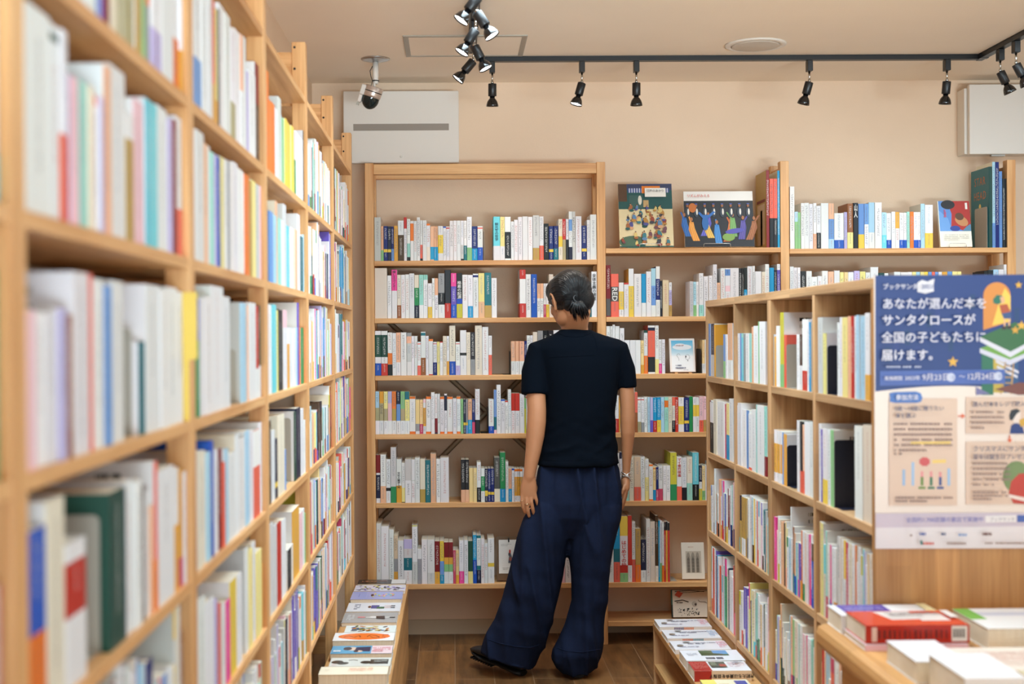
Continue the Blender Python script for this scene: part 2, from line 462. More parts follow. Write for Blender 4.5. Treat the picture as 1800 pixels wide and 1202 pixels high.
BY = 5.48                                                              # front plane of the back bookcase
POST_B = [(-.372, -.335), (.620, .657), (1.409, 1.446), (2.386, 2.423)]
SHELF_B = {0: [1.652, 1.4061, 1.1611, .9098, .6155, .2665], 1: [1.6994, 1.4061, 1.1611, .9098, .6155, .2665, .100], 2: [1.693, 1.4061, 1.1611, .9098, .6155, .2665]}
back = thing('bookcase', 'pine bookcase of three bays standing against the back wall', 'bookcase', (1.02, BY + .1, 0))
for a, b in POST_B:
    boxpart('post', MATS['pine_z'], back, a, BY, 0, b, BY + .045, 2.07, .002)
    boxpart('rear_post', MATS['pine_z'], back, a, BY + .165, 0, b, BY + .205, 2.07, .002)
    for z in (1.985, .06):
        boxpart('cross_rail', MATS['pine_y'], back, a + .006, BY + .045, z, b - .006, BY + .165, z + .06, .001)
for bay in range(3):
    x0, x1 = POST_B[bay][1], POST_B[bay + 1][0]
    for z in SHELF_B[bay]:
        boxpart('shelf', MATS['pine_x'], back, x0 + .0002, BY - .002, z - .021, x1 - .0002, BY + .203, z, .0015)
for y in (BY + .002, BY + .168):
    boxpart('top_rail', MATS['pine_x'], back, -.3348, y, 2.022, .6198, y + .034, 2.066, .0015)
l = back.location                                                      # flat steel cross bracing behind the wide bay
for (xa, ya), (xb, yb) in (((672, 555), (1032, 886)), ((1032, 548), (662, 918))):
    p, q = at_y(xa, ya, BY + .208), at_y(xb, yb, BY + .208)
    m = MB(); m.tube([p - l, q - l], .011, 4, flat=.08, side=(0, 0, 1)); m.obj('cross_brace', MATS['brace_steel'], back)

RX = 0.95
RY = [4.7933 - .4763 * k for k in range(5)]                            # upright positions, far to near
SHELF_R = [1.1733, .8899, .5956, .2958]
low = thing('bookcase', 'low cubby bookcase of pale lamellar wood with the poster on its end', 'bookcase', (1.25, 3.84, 0))
TH = .0245
boxpart('top_board', MATS['ash_y'], low, RX, RY[4] - .012, 1.4546 - TH, RX + .60, RY[0] + .012, 1.4546, .002)
for i, z in enumerate(SHELF_R):
    for k in range(4):
        boxpart('shelf', MATS['ash_y'], low, RX + .001, RY[k + 1] + .0102, z - TH + .003, RX + .298, RY[k] - .0102, z, .0015)
        boxpart('shelf', MATS['ash_y'], low, RX + .318, RY[k + 1] + .0102, z - TH + .003, RX + .599, RY[k] - .0102, z, .0015)
for k, y in enumerate(RY):
    t = .020 if k == 2 else .010
    if k == 4: t = .012
    boxpart('end_panel' if k in (0, 4) else 'upright', MATS['panel_z' if k == 4 else 'ash_zy'], low, RX, y - t, 0.0 if k in (0, 4) else .02, RX + .60, y + t, 1.4546 - TH - .0002, .0015)
boxpart('back_panel', MATS['ash_zy'], low, RX + .3, RY[4] + .013, .05, RX + .316, RY[0] - .011, 1.4298, 0)
boxpart('plinth', MATS['ash_y'], low, RX + .006, RY[4] + .013, .0, RX + .59, RY[0] - .013, .27, 0)

# low display benches along both sides of the aisle
lb = thing('display_bench', 'low wooden bench for flat books under the long side bookcase', 'bench', (-.295, 3.9, 0))
LBZ = .318
boxpart('top_board', MATS['bench_y'], lb, LX + .003, 2.2, LBZ - .022, -.188, 5.20, LBZ, .002)
boxpart('front_panel', MATS['bench_y'], lb, -.210, 2.2, 0, -.189, 5.199, LBZ - .0222, .001)
boxpart('end_panel', MATS['bench_y'], lb, LX + .004, 5.178, 0, -.2102, 5.199, LBZ - .0222, .001)
boxpart('end_panel', MATS['bench_y'], lb, LX + .004, 2.201, 0, -.2102, 2.222, LBZ - .0222, .001)
boxpart('raised_ledge', MATS['bench_y'], lb, LX + .004, 4.58, LBZ + .0002, -.3975, 5.19, LBZ + .004, .0)
RB_NEAR = 2.90
rbn = thing('display_bench', 'open-fronted low bench carrying pale travel books before the cubby bookcase', 'bench', (.85, 3.8, 0))
RBZ = .247
RB0, RB1 = .744, RX - .002
boxpart('top_board', MATS['bench_y'], rbn, RB0, RB_NEAR, RBZ - .022, RB1, 4.80, RBZ, .002)
boxpart('lower_board', MATS['bench_y'], rbn, RB0 + .002, RB_NEAR + .002, .075, RB1, 4.777, .097, .0015)
for y in (RB_NEAR, 4.778): boxpart('end_panel', MATS['ash_z'], rbn, RB0 + .001, y, 0, RB1, y + .022, RBZ - .0222, .0015)
for y in (3.45, 4.1): boxpart('divider', MATS['ash_z'], rbn, RB0 + .02, y, .0972, RB1, y + .018, RBZ - .0222, .0015)
boxpart('rear_panel', MATS['bench_y'], rbn, RB1 - .012, RB_NEAR + .023, .0972, RB1 - .0005, 4.777, RBZ - .0222, 0)
boxpart('plinth', MATS['bench_y'], rbn, RB0 + .02, RB_NEAR + .03, 0, RB1 - .02, 4.77, .0748, 0)

# ------------------------------------------------------------------ books
PAL = {'W': (231, 231, 233), 'w': (206, 206, 204), 'I': (232, 221, 203), 'i': (224, 200, 168), 'G': (150, 152, 156), 'g': (92, 90, 86), 'K': (30, 34, 38),
       'N': (26, 42, 112), 'n': (30, 36, 64), 'B': (30, 84, 186), 'b': (108, 152, 214), 'A': (30, 152, 204), 'a': (172, 212, 232), 'C': (110, 206, 220),
       'T': (28, 110, 122), 't': (152, 212, 200), 'E': (40, 140, 84), 'e': (140, 196, 132), 'H': (26, 70, 58), 'L': (204, 200, 64), 'Y': (238, 202, 76),
       'y': (238, 226, 146), 'O': (234, 122, 44), 'o': (228, 166, 66), 'P': (238, 184, 148), 'R': (198, 52, 42), 'r': (234, 104, 84), 'M': (128, 28, 34),
       'm': (200, 72, 104), 'X': (236, 74, 156), 'x': (240, 196, 204), 'V': (104, 88, 186), 'v': (192, 184, 226), 'D': (78, 54, 38), 'd': (150, 92, 50),
       'S': (190, 156, 84), 's': (176, 164, 126), 'q': (238, 208, 148)}
CNAME = {'W': 'white', 'w': 'pale grey', 'I': 'ivory', 'i': 'beige', 'G': 'grey', 'g': 'dark grey', 'K': 'black', 'N': 'navy', 'n': 'dark navy', 'B': 'blue', 'b': 'light blue',
         'A': 'bright blue', 'a': 'pale blue', 'C': 'turquoise', 'T': 'teal', 't': 'mint', 'E': 'green', 'e': 'light green', 'H': 'dark green', 'L': 'lime', 'Y': 'yellow',
         'y': 'pale yellow', 'O': 'orange', 'o': 'amber', 'P': 'peach', 'R': 'red', 'r': 'coral', 'M': 'maroon', 'm': 'rose', 'X': 'pink', 'x': 'pale pink', 'V': 'violet',
         'v': 'lavender', 'D': 'dark brown', 'd': 'brown', 'S': 'tan', 's': 'olive', 'q': 'cream'}
DARK = set('gKNnBTHRMVDdEAmXC')
BOOKS = []
Rz90, Rzm90 = Matrix.Rotation(math.pi / 2, 4, 'Z'), Matrix.Rotation(-math.pi / 2, 4, 'Z')


def frame_back(t, z, s): return Matrix.Translation((t, BY + .004 + s, z))
def frame_left(t, z, s): return Matrix.Translation((LX - .006 - s, t, z)) @ Rz90
def frame_right(t, z, s): return Matrix.Translation((RX + .006 + s, -t, z)) @ Rzm90


def jit(c, rnd, a=7):
    d = rnd.uniform(-a, a)
    return lin([max(0, min(255, v + d + rnd.uniform(-3, 3))) for v in PAL[c]])


def write_book(B, M, cov, pag, obi):
    """cov, pag, obi: the MB collectors of the cover, the page block and the paper band (they may be one and the same)"""
    w, d, h, rnd = B['w'], B['d'], B['h'], random.Random(B['seed'])
    segs = B['segs']                                       # (colour letter, fraction of the height at its lower end), top first
    cols = {}
    def col(c):
        if c not in cols: cols[c] = jit(c, rnd)
        return cols[c]
    hard = w > .017 and rnd.random() < .5
    y0 = .0012 if hard else .0004
    def T(x, y, z): return M @ Vector((x, y, z))
    c = min(.0016 if hard else .0007, w * .12)
    prof = [(0, y0 + c), (c * .5, y0 + c * .25), (c * 1.6, y0 * .4), (w - c * 1.6, y0 * .4), (w - c * .5, y0 + c * .25), (w, y0 + c)]
    bands = []
    top = 1.0
    for L_, b in segs:
        bands.append([L_, top * h, b * h]); top = b
    main = max(bands, key=lambda q: q[1] - q[2])
    band = None
    if len(bands) > 1 and .12 < (bands[-1][1] - bands[-1][2]) / h < .49: band = bands[-1]
    def strip(mb, L_, zt, zb, off, ink_p, gmax, depth):
        cc = col(L_)
        pts = [(x if 0 < i < 5 else (x - off if i == 0 else x + off), y - off) for i, (x, y) in enumerate(prof)]
        dark = L_ in DARK
        ic = lin((226, 224, 220)) if dark else lin(rnd.choice(((60, 62, 70), (100, 104, 114), (140, 142, 150), (120, 124, 136), (190, 120, 110), (130, 150, 176))))
        ink = (ic[0], ic[1], ic[2], 1.0)
        for i in range(5):
            (xa, ya), (xb, yb) = pts[i], pts[i + 1]
            if i != 2:
                mb.face([T(xa, ya, zb), T(xb, yb, zb), T(xb, yb, zt), T(xa, ya, zt)], cc, smooth=False); continue
            H_ = zt - zb
            g = min((xb - xa) / 1.15, gmax)
            if rnd.random() > ink_p or H_ < .02 or w < .005:
                mb.face([T(xa, ya, zb), T(xb, ya, zb), T(xb, ya, zt), T(xa, ya, zt)], cc); continue
            t1 = zt - H_ * rnd.uniform(.05, .14); t0 = zb + H_ * rnd.uniform(.08, .45)
            xm = (xa + xb) / 2; hw = min(g * .6, (xb - xa) / 2 - .0001)
            n = max(2, round((t1 - t0) / g)); sv = rnd.uniform(0, 900); su = rnd.randint(1, 90) * 1.0
            mb.face([T(xa, ya, zb), T(xm - hw, ya, zb), T(xm - hw, ya, zt), T(xa, ya, zt)], cc)
            mb.face([T(xm + hw, ya, zb), T(xb, ya, zb), T(xb, ya, zt), T(xm + hw, ya, zt)], cc)
            mb.face([T(xm - hw, ya, t1), T(xm + hw, ya, t1), T(xm + hw, ya, zt), T(xm - hw, ya, zt)], cc)
            mb.face([T(xm - hw, ya, zb), T(xm + hw, ya, zb), T(xm + hw, ya, t0), T(xm - hw, ya, t0)], cc)
            mb.face([T(xm - hw, ya, t0), T(xm + hw, ya, t0), T(xm + hw, ya, t1), T(xm - hw, ya, t1)], cc, ink,
                    [(su - .5, sv), (su + .5, sv), (su + .5, sv + n), (su - .5, sv + n)])
    title = not B.get('title')
    for q in bands:
        L_, zt, zb = q
        if q is band:
            strip(cov, main[0], zt, zb, 0, 0, .01, d)
        else:
            strip(cov, L_, zt, zb, 0, (.9 if q is main else .35) if title else 0, .0095 if q is main else .006, d)
    # boards
    side_c = jit(B['cover'], rnd)
    x_in = .0007 if not hard else .0022
    for xo, xi, sgn in ((0, x_in, -1), (w, w - x_in, 1)):
        P = [T(xo, prof[0][1], 0), T(xo, d, 0), T(xo, d, h), T(xo, prof[0][1], h)]
        if sgn > 0: P_ = P
        else: P_ = P[::-1]
        cov.face(P_, side_c)
        Q = [T(xi, prof[0][1] + .001, 0), T(xi, d, 0), T(xi, d, h), T(xi, prof[0][1] + .001, h)]
        cov.face(Q[::-1] if sgn > 0 else Q, side_c)
        cov.face([T(xo, d, 0), T(xi, d, 0), T(xi, d, h), T(xo, d, h)][::-sgn], side_c)
        cov.face([T(xo, prof[0][1], h), T(xo, d, h), T(xi, d, h), T(xi, prof[0][1] + .001, h)][::sgn], side_c)
        cov.face([T(xo, prof[0][1], 0), T(xo, d, 0), T(xi, d, 0), T(xi, prof[0][1] + .001, 0)][::-sgn], side_c)
        if B['code'] == sgn:                               # bar codes on a back cover, near its upper corner by the spine
            for r_ in range(2):
                zz = h - .016 - r_ * .020; ya = d * .30; yb = ya + min(.036, d * .42)
                xx = xo + sgn * .00015
                q = [T(xx, ya, zz - .010), T(xx, yb, zz - .010), T(xx, yb, zz), T(xx, ya, zz)]
                uu = [(r_ * 7.3 + B['seed'] % 50, 0), (r_ * 7.3 + B['seed'] % 50 + 1, 0), (r_ * 7.3 + B['seed'] % 50 + 1, 1), (r_ * 7.3 + B['seed'] % 50, 1)]
                cov.face(q if sgn > 0 else q[::-1], lin((236, 234, 228)), (.02, .02, .025, .5), uu if sgn > 0 else uu[::-1])
        if B.get('art'):                                   # a printed picture block on a cover that shows
            a = B['art']; xx = xo + sgn * .0001
            for (fa, fb, za, zb_, L_) in a:
                q = [T(xx, d * fa, h * za), T(xx, d * fb, h * za), T(xx, d * fb, h * zb_), T(xx, d * fa, h * zb_)]
                cov.face(q if sgn > 0 else q[::-1], jit(L_, rnd))
    spine_caps = [(x, y) for x, y in prof]
    inner = [(w - x_in, prof[0][1] + .001), (x_in, prof[0][1] + .001)]
    for zz, fl in ((h, 1), (0, -1)):
        ring = [T(x, y, zz) for x, y in spine_caps + inner]
        cov.face(ring if fl > 0 else ring[::-1], side_c if not hard else col(main[0]))
    # page block
    pt = h - (.0004 if not hard else .0035)
    pc = lin((236, 225, 204))
    a_, b_, e_ = x_in + .0001, prof[0][1] + .0012, d - (.0006 if not hard else .004)
    X0, X1 = a_, w - a_
    if X1 > X0:
        zb = .0 if not hard else .003
        q = [T(X0, b_, zb), T(X1, b_, zb), T(X1, e_, zb), T(X0, e_, zb), T(X0, b_, pt), T(X1, b_, pt), T(X1, e_, pt), T(X0, e_, pt)]
        for ix in ((3, 2, 1, 0), (4, 5, 6, 7), (2, 3, 7, 6)):
            pag.face([q[i] for i in ix], pc)
    if band:
        L_, zt, zb = band
        of = .0003
        strip(obi, L_, zt - .0004, max(zb, 0) + .0006, of, .8 if title else .5, .006, d)
        cc = col(L_)
        for xo, sgn in ((-of, -1), (w + of, 1)):
            q = [T(xo, prof[0][1] - of, .0006), T(xo, d * .98, .0006), T(xo, d * .98, zt - .0004), T(xo, prof[0][1] - of, zt - .0004)]
            obi.face(q if sgn > 0 else q[::-1], cc)
    B['band'] = band[0] if band else None
    B['main'] = main[0]


def depth_for(h, rnd):
    if h < .158: return .105
    if h < .178: return .110
    if h < .200: return .130
    if h < .218: return .148
    return .165


def put(row, where, group, frame, z, t0, t1, h, segs, cover=None, code=0, art=None, title=None, dmax=.19, s=None, d=None):
    i = sum(1 for b in BOOKS if b['row'] == row) + 1
    rnd = random.Random(hash_(row) + i * 7919)
    w = (t1 - t0) - .0009
    if w < .002: return None
    if cover is None:
        cover = max(((segs[k][0], (segs[k - 1][1] if k else 1) - segs[k][1]) for k in range(len(segs))), key=lambda q: q[1])[0]
        if rnd.random() < .45 and cover not in 'KNHD': cover = rnd.choice('WWIIw')
    B = dict(row=row, i=i, where=where, group=group, w=w, d=min(d or depth_for(h, rnd) * rnd.uniform(.94, 1.06), dmax), h=h, segs=segs, cover=cover, code=code, art=art, title=title,
             seed=hash_(row) % 9973 + i * 131, key='%s_%d' % (row, i))
    B['M'] = frame(t0 + .00045, z + .0002, rnd.uniform(0, .004) if s is None else s)
    BOOKS.append(B)
    return B


def hash_(s):
    v = 7
    for ch in s: v = (v * 131 + ord(ch)) % 1000003
    return v


import re
def parse_segs(txt, conv, ytop, h):
    out = []; last = 1.0
    for L_, n in re.findall(r'([A-Za-z])(\d*)', txt):
        f = 0.0
        if n: f = max(0.0, min(last - .005, conv(float(n)) / h))
        out.append((L_, f)); last = f
    out[-1] = (out[-1][0], 0.0)
    return out


def limits(unit, row):
    k = int(row[1])
    if unit == 'B': return POST_B[k - 1][1] + .0008, POST_B[k][0] - .0008
    if unit == 'L': return POST_L[k] + .0222, POST_L[k + 1] - .0222
    return -RY[k] + (.0212 if k == 2 else .0112), -RY[k + 1] - (.0212 if k + 1 == 2 else .0122)


def run(row, where, group, unit, z, view, cursor, text, zmax=.228, code=0):
    """one shelf read off the photograph: 'right edge, top, colours with the height where each ends'"""
    ox, oy, sc = view
    frame = {'B': frame_back, 'L': frame_left, 'R': frame_right}[unit]
    def at(x, y):
        X, Y = ox + x / sc, oy + y / sc
        if unit == 'B': p = at_y(X, Y, BY + .006); return p.x, p.z
        if unit == 'L': p = at_x(X, Y, LX - .008); return p.y, p.z
        p = at_x(X, Y, RX + .008); return -p.y, p.z
    base_y = None
    cur = cursor
    for tok in text.split():
        if tok[0] == '_': cur = float(tok[1:]); continue
        x, y, segs = tok.split(',')
        x, y = float(x), float(y)
        # the foot of the book at this x
        ylo, yhi = -3000.0, 9000.0
        for _ in range(40):
            ym = (ylo + yhi) / 2
            if at(x, ym)[1] > z: ylo = ym
            else: yhi = ym
        t1, zt = at(x, y); tb, _z = at(x, ylo)
        t0 = at(cur, ylo)[0]; t1 = tb
        h = max(.10, min(zmax, zt - z))
        lo_, hi_ = limits(unit, row)
        t0, t1 = max(t0, lo_), min(t1, hi_)
        cur = x
        if t1 - t0 < .004: continue
        rnd = random.Random(hash_(row) + int(x))
        sg = parse_segs(segs, lambda yy: at(x, yy)[1] - z, y, h)
        c = code if rnd.random() < .55 else 0
        put(row, where, group, frame, z, t0, t1, h, sg, code=c, cover=('W' if c else None))
        cur = x


PALE = 'WWWWWWWWWWWIIIwqaytPxv'
VIV = 'RBNKTEYOoAXmVHdDMCLrneSb'


def fill(row, where, group, unit, z, t0, t1, code=0, pale=.74, hs=(.150, .173, .182, .188, .194, .210, .225), zmax=.228, wmul=1.0):
    rnd = random.Random(hash_(row) * 3 + 1)
    frame = {'B': frame_back, 'L': frame_left, 'R': frame_right}[unit]
    t = t0 + .002; base = rnd.choice(hs[1:-1]); left = 0
    while True:
        if left <= 0:
            base = rnd.choice(hs); left = rnd.randint(2, 9)
            ser = rnd.choice(VIV) if rnd.random() < .08 else None
        left -= 1
        w = rnd.choice((.009, .011, .012, .013, .014, .015, .016, .018, .020, .023, .028)) * wmul
        if t + w > t1 - .002: break
        h = min(zmax, base + rnd.uniform(-.004, .004) if rnd.random() < .8 else rnd.choice(hs))
        if ser: sg = [(ser, rnd.choice((.0, .3)))] 
        elif rnd.random() < pale: sg = [(rnd.choice(PALE), 0)]
        else: sg = [(rnd.choice(VIV), 0)]
        if rnd.random() < .42:
            b = rnd.uniform(.2, .36); sg = [(sg[0][0], b), (rnd.choice(VIV + 'WWyP'), 0)]
        elif rnd.random() < .15:
            a = rnd.uniform(.55, .85); sg = [(rnd.choice(VIV), a), (sg[0][0], 0)]
        if sg[-1][1] > 0: sg.append(('W', 0.0))
        c = code if rnd.random() < .4 else 0
        put(row, where, group, frame, z, t, t + w, h, sg, code=c, cover='W' if c else None)
        t += w
        if rnd.random() < .02: t += .004


def bookend(label, mat, unit, t, z, h=.15, d=.12, group=None, out=.0, flip=1):
    """thin bent steel plate: an upright leaf beside the books and a foot under them"""
    o = thing('bookend', label, 'bookend', (0, 0, 0), group)
    frame = {'B': frame_back, 'L': frame_left, 'R': frame_right}[unit]
    o.matrix_world = frame(t, z + .0004, .012 - out)
    m = MB()
    r = .008; n = 5
    pts = [(0, 0), (d, 0), (d, h - r)] + [(d - r + r * math.cos(a), h - r + r * math.sin(a)) for a in [math.pi / 2 * k / n for k in range(1, n)]] + [(d - r, h), (r, h)] + \
          [(r + r * math.cos(a), h - r + r * math.sin(a)) for a in [math.pi / 2 + math.pi / 2 * k / n for k in range(1, n)]] + [(0, h - r)]
    for x in (0, .0012):
        m.face([(x, y, zz) for y, zz in (pts if x else pts[::-1])])
    for i in range(len(pts)):
        (ya, za), (yb, zb) = pts[i], pts[(i + 1) % len(pts)]
        m.face([(0, ya, za), (0, yb, zb), (.0012, yb, zb), (.0012, ya, za)][::-1])
    m.obj('upright_leaf', MATS[mat], o)
    ft = .030 if unit == 'B' else .055
    m = MB(); m.box(.0013 if flip > 0 else -ft, .004, 0, ft if flip > 0 else -.0001, d - .004, .0006)
    m.obj('foot_plate', MATS[mat], o)
    return o


V1, V2 = (650, 365, 8.571), (850, 365, 8.571)
V3, V4, V5 = (650, 465, 7.826), (650, 565, 7.826), (870, 465, 5.722)
V6, V7, V8 = (650, 670, 6.207), (650, 780, 6.207), (650, 900, 6.207)
W1, W2, W3, W4, W5 = (1060, 440, 9.), (1060, 560, 9.), (1060, 670, 9.), (1060, 780, 9.), (1060, 890, 5.225)
W6, W7, W8 = (1200, 430, 9.), (1070, 290, 5.625), (1380, 280, 4.286)
A1, A2, A3 = (0, 0, 2.795), (0, 400, 2.795), (0, 780, 2.8125)
Z1, Z2, Z3, Z4, Z5 = (300, 0, 5.294), (300, 220, 5.294), (300, 440, 5.294), (300, 660, 5.294), (300, 880, 5.294)
Q1, Q2 = (1230, 480, 5.294), (1230, 700, 5.294)

BG = 'books on the back bookcase, '
z = SHELF_B[0]
ws = ['top shelf, braced back bay', 'second shelf, braced back bay', 'third shelf, braced back bay', 'fourth shelf, braced back bay', 'fifth shelf, braced back bay', 'bottom shelf, braced back bay']
ZM = [.40, .222, .221, .226, .270, .325]
def rb(i, view, cur, txt): run('b1r%d' % i, ws[i], BG + 'braced bay', 'B', z[i], view, cur, txt, zmax=ZM[i])
rb(0, V1, 68, '170,145,w 210,280,P640e 272,278,N625Y672N 325,282,n628Y672n 365,285,N620b 427,272,o 515,195,W412D 562,145,R315W 612,172,W540t745K 665,200,W238O500W 712,200,W 760,145,W '
   '797,190,W560r765K 858,192,W 913,240,O268W590I 970,280,P590A780P 1002,280,P590A 1028,280,P590A 1106,275,W412Y685W 1152,283,B305W 1206,285,W300R318W 1262,198,W 1312,195,W 1372,195,W '
   '1417,195,W560w770K 1465,195,W570T 1540,138,W600e 1625,280,N615A 1705,278,W300r318W597B')
rb(0, V2, 148, '252,135,C575W 322,138,y580W 413,138,W365K765W 462,208,W 520,182,W 588,140,W 670,132,W 745,138,W 842,115,w605S 910,132,W570r 985,240,K 1055,278,N625Y668N 1130,275,N612T '
   '1192,172,I430Y590I 1242,170,R480s 1285,170,W480K 1338,58,W178b350W592n 1388,58,w 1478,130,W 1557,270,N615Y660N 1608,185,W 1710,103,W')
rb(1, V3, 64, '240,48,I 300,150,W 378,70,X360W735W 432,140,I558d 490,140,W 545,135,W 615,122,W 680,142,I320E560n 740,140,t555W 800,140,t210W 858,258,W580Y 895,188,W 942,188,P420W '
   '1032,120,G390K550W 1118,75,K530R 1195,118,X300V550B 1275,118,K470B540L 1350,140,W 1421,142,W570A 1497,125,W145N175W 1580,118,y510P 1675,112,T560S 1750,185,W')
rb(1, V5, 250, '312,50,R145W390R 365,97,W 425,97,B 458,190,P340W 490,190,P340W 515,190,W400m 545,190,W400Y 590,97,I 650,120,W 700,120,W 750,190,P 800,190,W 850,140,W 900,150,W 940,160,I 972,185,T 1028,70,W')
rb(2, V4, 66, '158,130,W185H490W575B 248,130,W185H490W578R 312,152,W435O590K 365,158,W 425,152,P560W 508,150,W 575,155,G205P300w555W 615,200,W 658,200,W 705,280,W302r315W605r 770,142,W155T195W498d '
   '812,198,W 872,242,O270W725R 925,280,W302R312W562N 965,278,y 1008,278,R290W 1060,200,I 1095,200,W545o 1182,58,I548B 1243,280,W302R312W605v 1332,120,W430K468W 1387,148,I 1450,148,K520G '
   '1548,55,I 1635,75,W 1683,195,W460r')
rb(2, V5, 162, '205,770,P970W 247,770,P970W 297,770,P970W 322,768,N1000Y 355,712,W 383,712,W 430,678,I 488,665,G 535,662,K 590,662,K 650,660,W 700,700,I 760,690,W 820,700,W 870,720,P 920,700,W 975,690,W 1026,700,I')
rb(3, V6, 58, '105,112,a290s430W 152,112,o240s430W 198,112,y300s430W 243,112,v240x430W 290,112,O300S430W 337,112,n250b430W 385,112,e300s430W 435,112,T200y430W 500,168,O193W548O 545,203,q465G545W '
   '583,203,q467m 613,195,x235W290o490W 670,168,O195W550O 710,122,W 740,138,W405M560n 768,138,W 814,170,O195W550O 845,138,W155n320W 907,170,O195W550O 950,190,W 992,168,O193W548O 1022,195,e '
   '1050,198,n450Y480n 1073,198,G450Y480b 1117,195,P420A 1150,198,N445m 1203,85,W420K _1297 1355,195,W490B 1385,93,b390T530x 1432,38,W 1477,198,B215W 1510,212,R228W 1545,90,W 1587,132,R322W '
   '1637,132,R322W 1688,140,W 1708,185,e300L 1750,160,O188W 1800,170,W 1860,160,I 1930,170,W 1990,150,W 2060,170,P 2120,150,W 2180,170,W 2250,160,q 2320,150,W 2400,150,W 2470,170,W')
rb(4, V7, 60, '118,122,M318W340n595W 178,118,W460P 230,168,W480K515W 290,38,w465E 348,168,W455o 386,208,W480y635K 456,168,w400W 495,170,W395w405W 548,152,W 607,165,I495S 665,178,T 725,108,P '
   '772,165,W 865,150,W _997 1043,172,K500P 1085,172,K500P 1130,265,q 1170,265,q 1215,202,W475K 1257,268,W355E515W 1290,270,n510Y570n 1322,270,N525Y555N 1360,270,N525Y555N 1422,150,g490I '
   '1483,95,E490A 1515,195,W 1550,268,P490A 1580,268,B288W 1613,275,O300W360o565W 1640,275,O300W360o565W 1668,275,O300W360o565W 1720,270,W 1790,200,W 1850,200,I 1930,180,W 2000,200,W 2080,190,W 2150,180,P 2230,190,W 2310,190,W 2400,200,W 2470,180,W')
rb(5, V8, 64, '125,125,W 210,155,W 265,190,W 308,255,i510G650o 372,310,W 463,295,v400w500T635W 523,145,L155W540w 567,400,W510G 630,300,W 710,300,W660w 766,318,M650o 812,315,Y535b680A 863,330,M495o570e650W '
   '910,330,M495o570e650W 940,415,m 975,415,q685o 1030,310,W645X 1075,305,W 1127,315,H645y 1168,250,A520B 1215,255,T285W585T630n 1255,290,W 1290,340,W 1360,285,W555Y595W '
   '_1640 1700,290,W 1760,290,I 1830,290,W 1900,280,P 1960,290,W 2020,290,K 2078,300,K400n 2132,270,R500x 2200,280,W 2260,290,W 2330,290,R 2400,290,W 2470,290,W')
z = SHELF_B[1]
wm = [w_.replace('braced', 'middle') for w_ in ws]
def rm(i, view, cur, txt): run('b2r%d' % i, wm[i], BG + 'middle bay', 'B', z[i], view, cur, txt, zmax=ZM[i])
rm(0, W7, 1560, '1592,52,M 1632,135,r525K 1670,135,r525K 1700,55,A')
rm(1, W1, 52, '125,122,M765g1035M 250,372,r575g808r 333,510,W650Y935W 408,512,R540W 490,290,W565Y 610,370,W 685,372,A828W 765,335,W 838,285,a560b868W 903,255,W452N782W 943,490,K 1045,470,i 1092,508,W630v865S '
   '_1372 1430,490,w 1478,497,a865e 1520,495,W 1590,362,W862t')
rm(1, W6, 335, '412,500,W 478,490,W 548,245,W 602,600,P 675,372,W 757,372,W390b490W650x740W 895,368,W 940,375,K 972,375,K 1025,365,K710A 1105,342,W 1148,338,W 1252,422,W 1310,430,I 1375,282,W 1452,365,A 1495,400,K 1560,195,W400V')
rm(2, W2, 56, '115,118,W 155,118,W 195,95,W 268,118,W 340,150,W 425,340,W 515,340,W 600,340,W 650,345,q730o 712,185,H225W585O 826,108,W140n190r605K845W 885,108,W640y 933,330,W710X 985,328,W '
   '_1572 1612,340,q710W 1680,330,W 1750,330,I 1820,300,W 1900,330,W 2000,310,W 2100,330,P 2200,320,W 2300,330,W')
rm(3, W3, 52, '110,240,W 170,240,W 250,225,W592R 275,240,o 330,240,W 400,240,W 460,240,W 503,85,W 550,172,r495d 605,258,W285R300W640s 655,258,W285R300W650G 705,250,W 748,252,a 793,255,v615V 855,260,A625R '
   '917,255,A612Y 972,252,a 1035,250,t305O412t 1095,250,I 1143,250,r385I620K 1195,250,R 1285,255,W395Y680W 1367,262,N622Y668N 1425,240,E 1470,255,W375Y555W 1523,255,W375Y555W 1588,240,x615r 1640,240,x610S '
   '1700,250,W 1760,150,W 1840,250,I 1900,240,W 2000,250,W 2080,240,P 2200,250,W 2300,240,W')
rm(4, W4, 52, '120,200,W 190,200,I 262,150,W 302,130,n235W 360,210,W 415,210,t 495,205,I 600,205,i680r 668,205,W 728,240,W530y 793,325,O355W875O 840,362,q385O400q727A 880,370,N722m 950,345,W710m 1003,345,W '
   '1068,345,W 1170,140,L640E 1250,205,W672r 1330,220,W690K 1420,205,I620t 1520,140,C640K 1568,340,n600W710L 1620,350,q740e 1700,340,W 1760,300,W 1850,320,I 1930,300,W 2030,320,W 2130,310,P 2240,320,W')
rm(5, W5, 45, '100,400,W 157,95,A390T510r 230,90,Y270W540R610e 268,85,R540W 300,140,W487r 348,205,S535O 398,305,n585W 435,115,W 482,140,I 510,85,D545I 525,130,A 543,130,W520e 562,145,W540O 578,145,K220R '
   '596,140,K220o 615,150,K220R')
z = SHELF_B[2]
wf_ = [w_.replace('braced back bay', 'poster-side back bay') for w_ in ws]
def rf(i, view, cur, txt): run('b3r%d' % i, wf_[i], BG + 'bay above the poster', 'B', z[i], view, cur, txt, zmax=ZM[i])
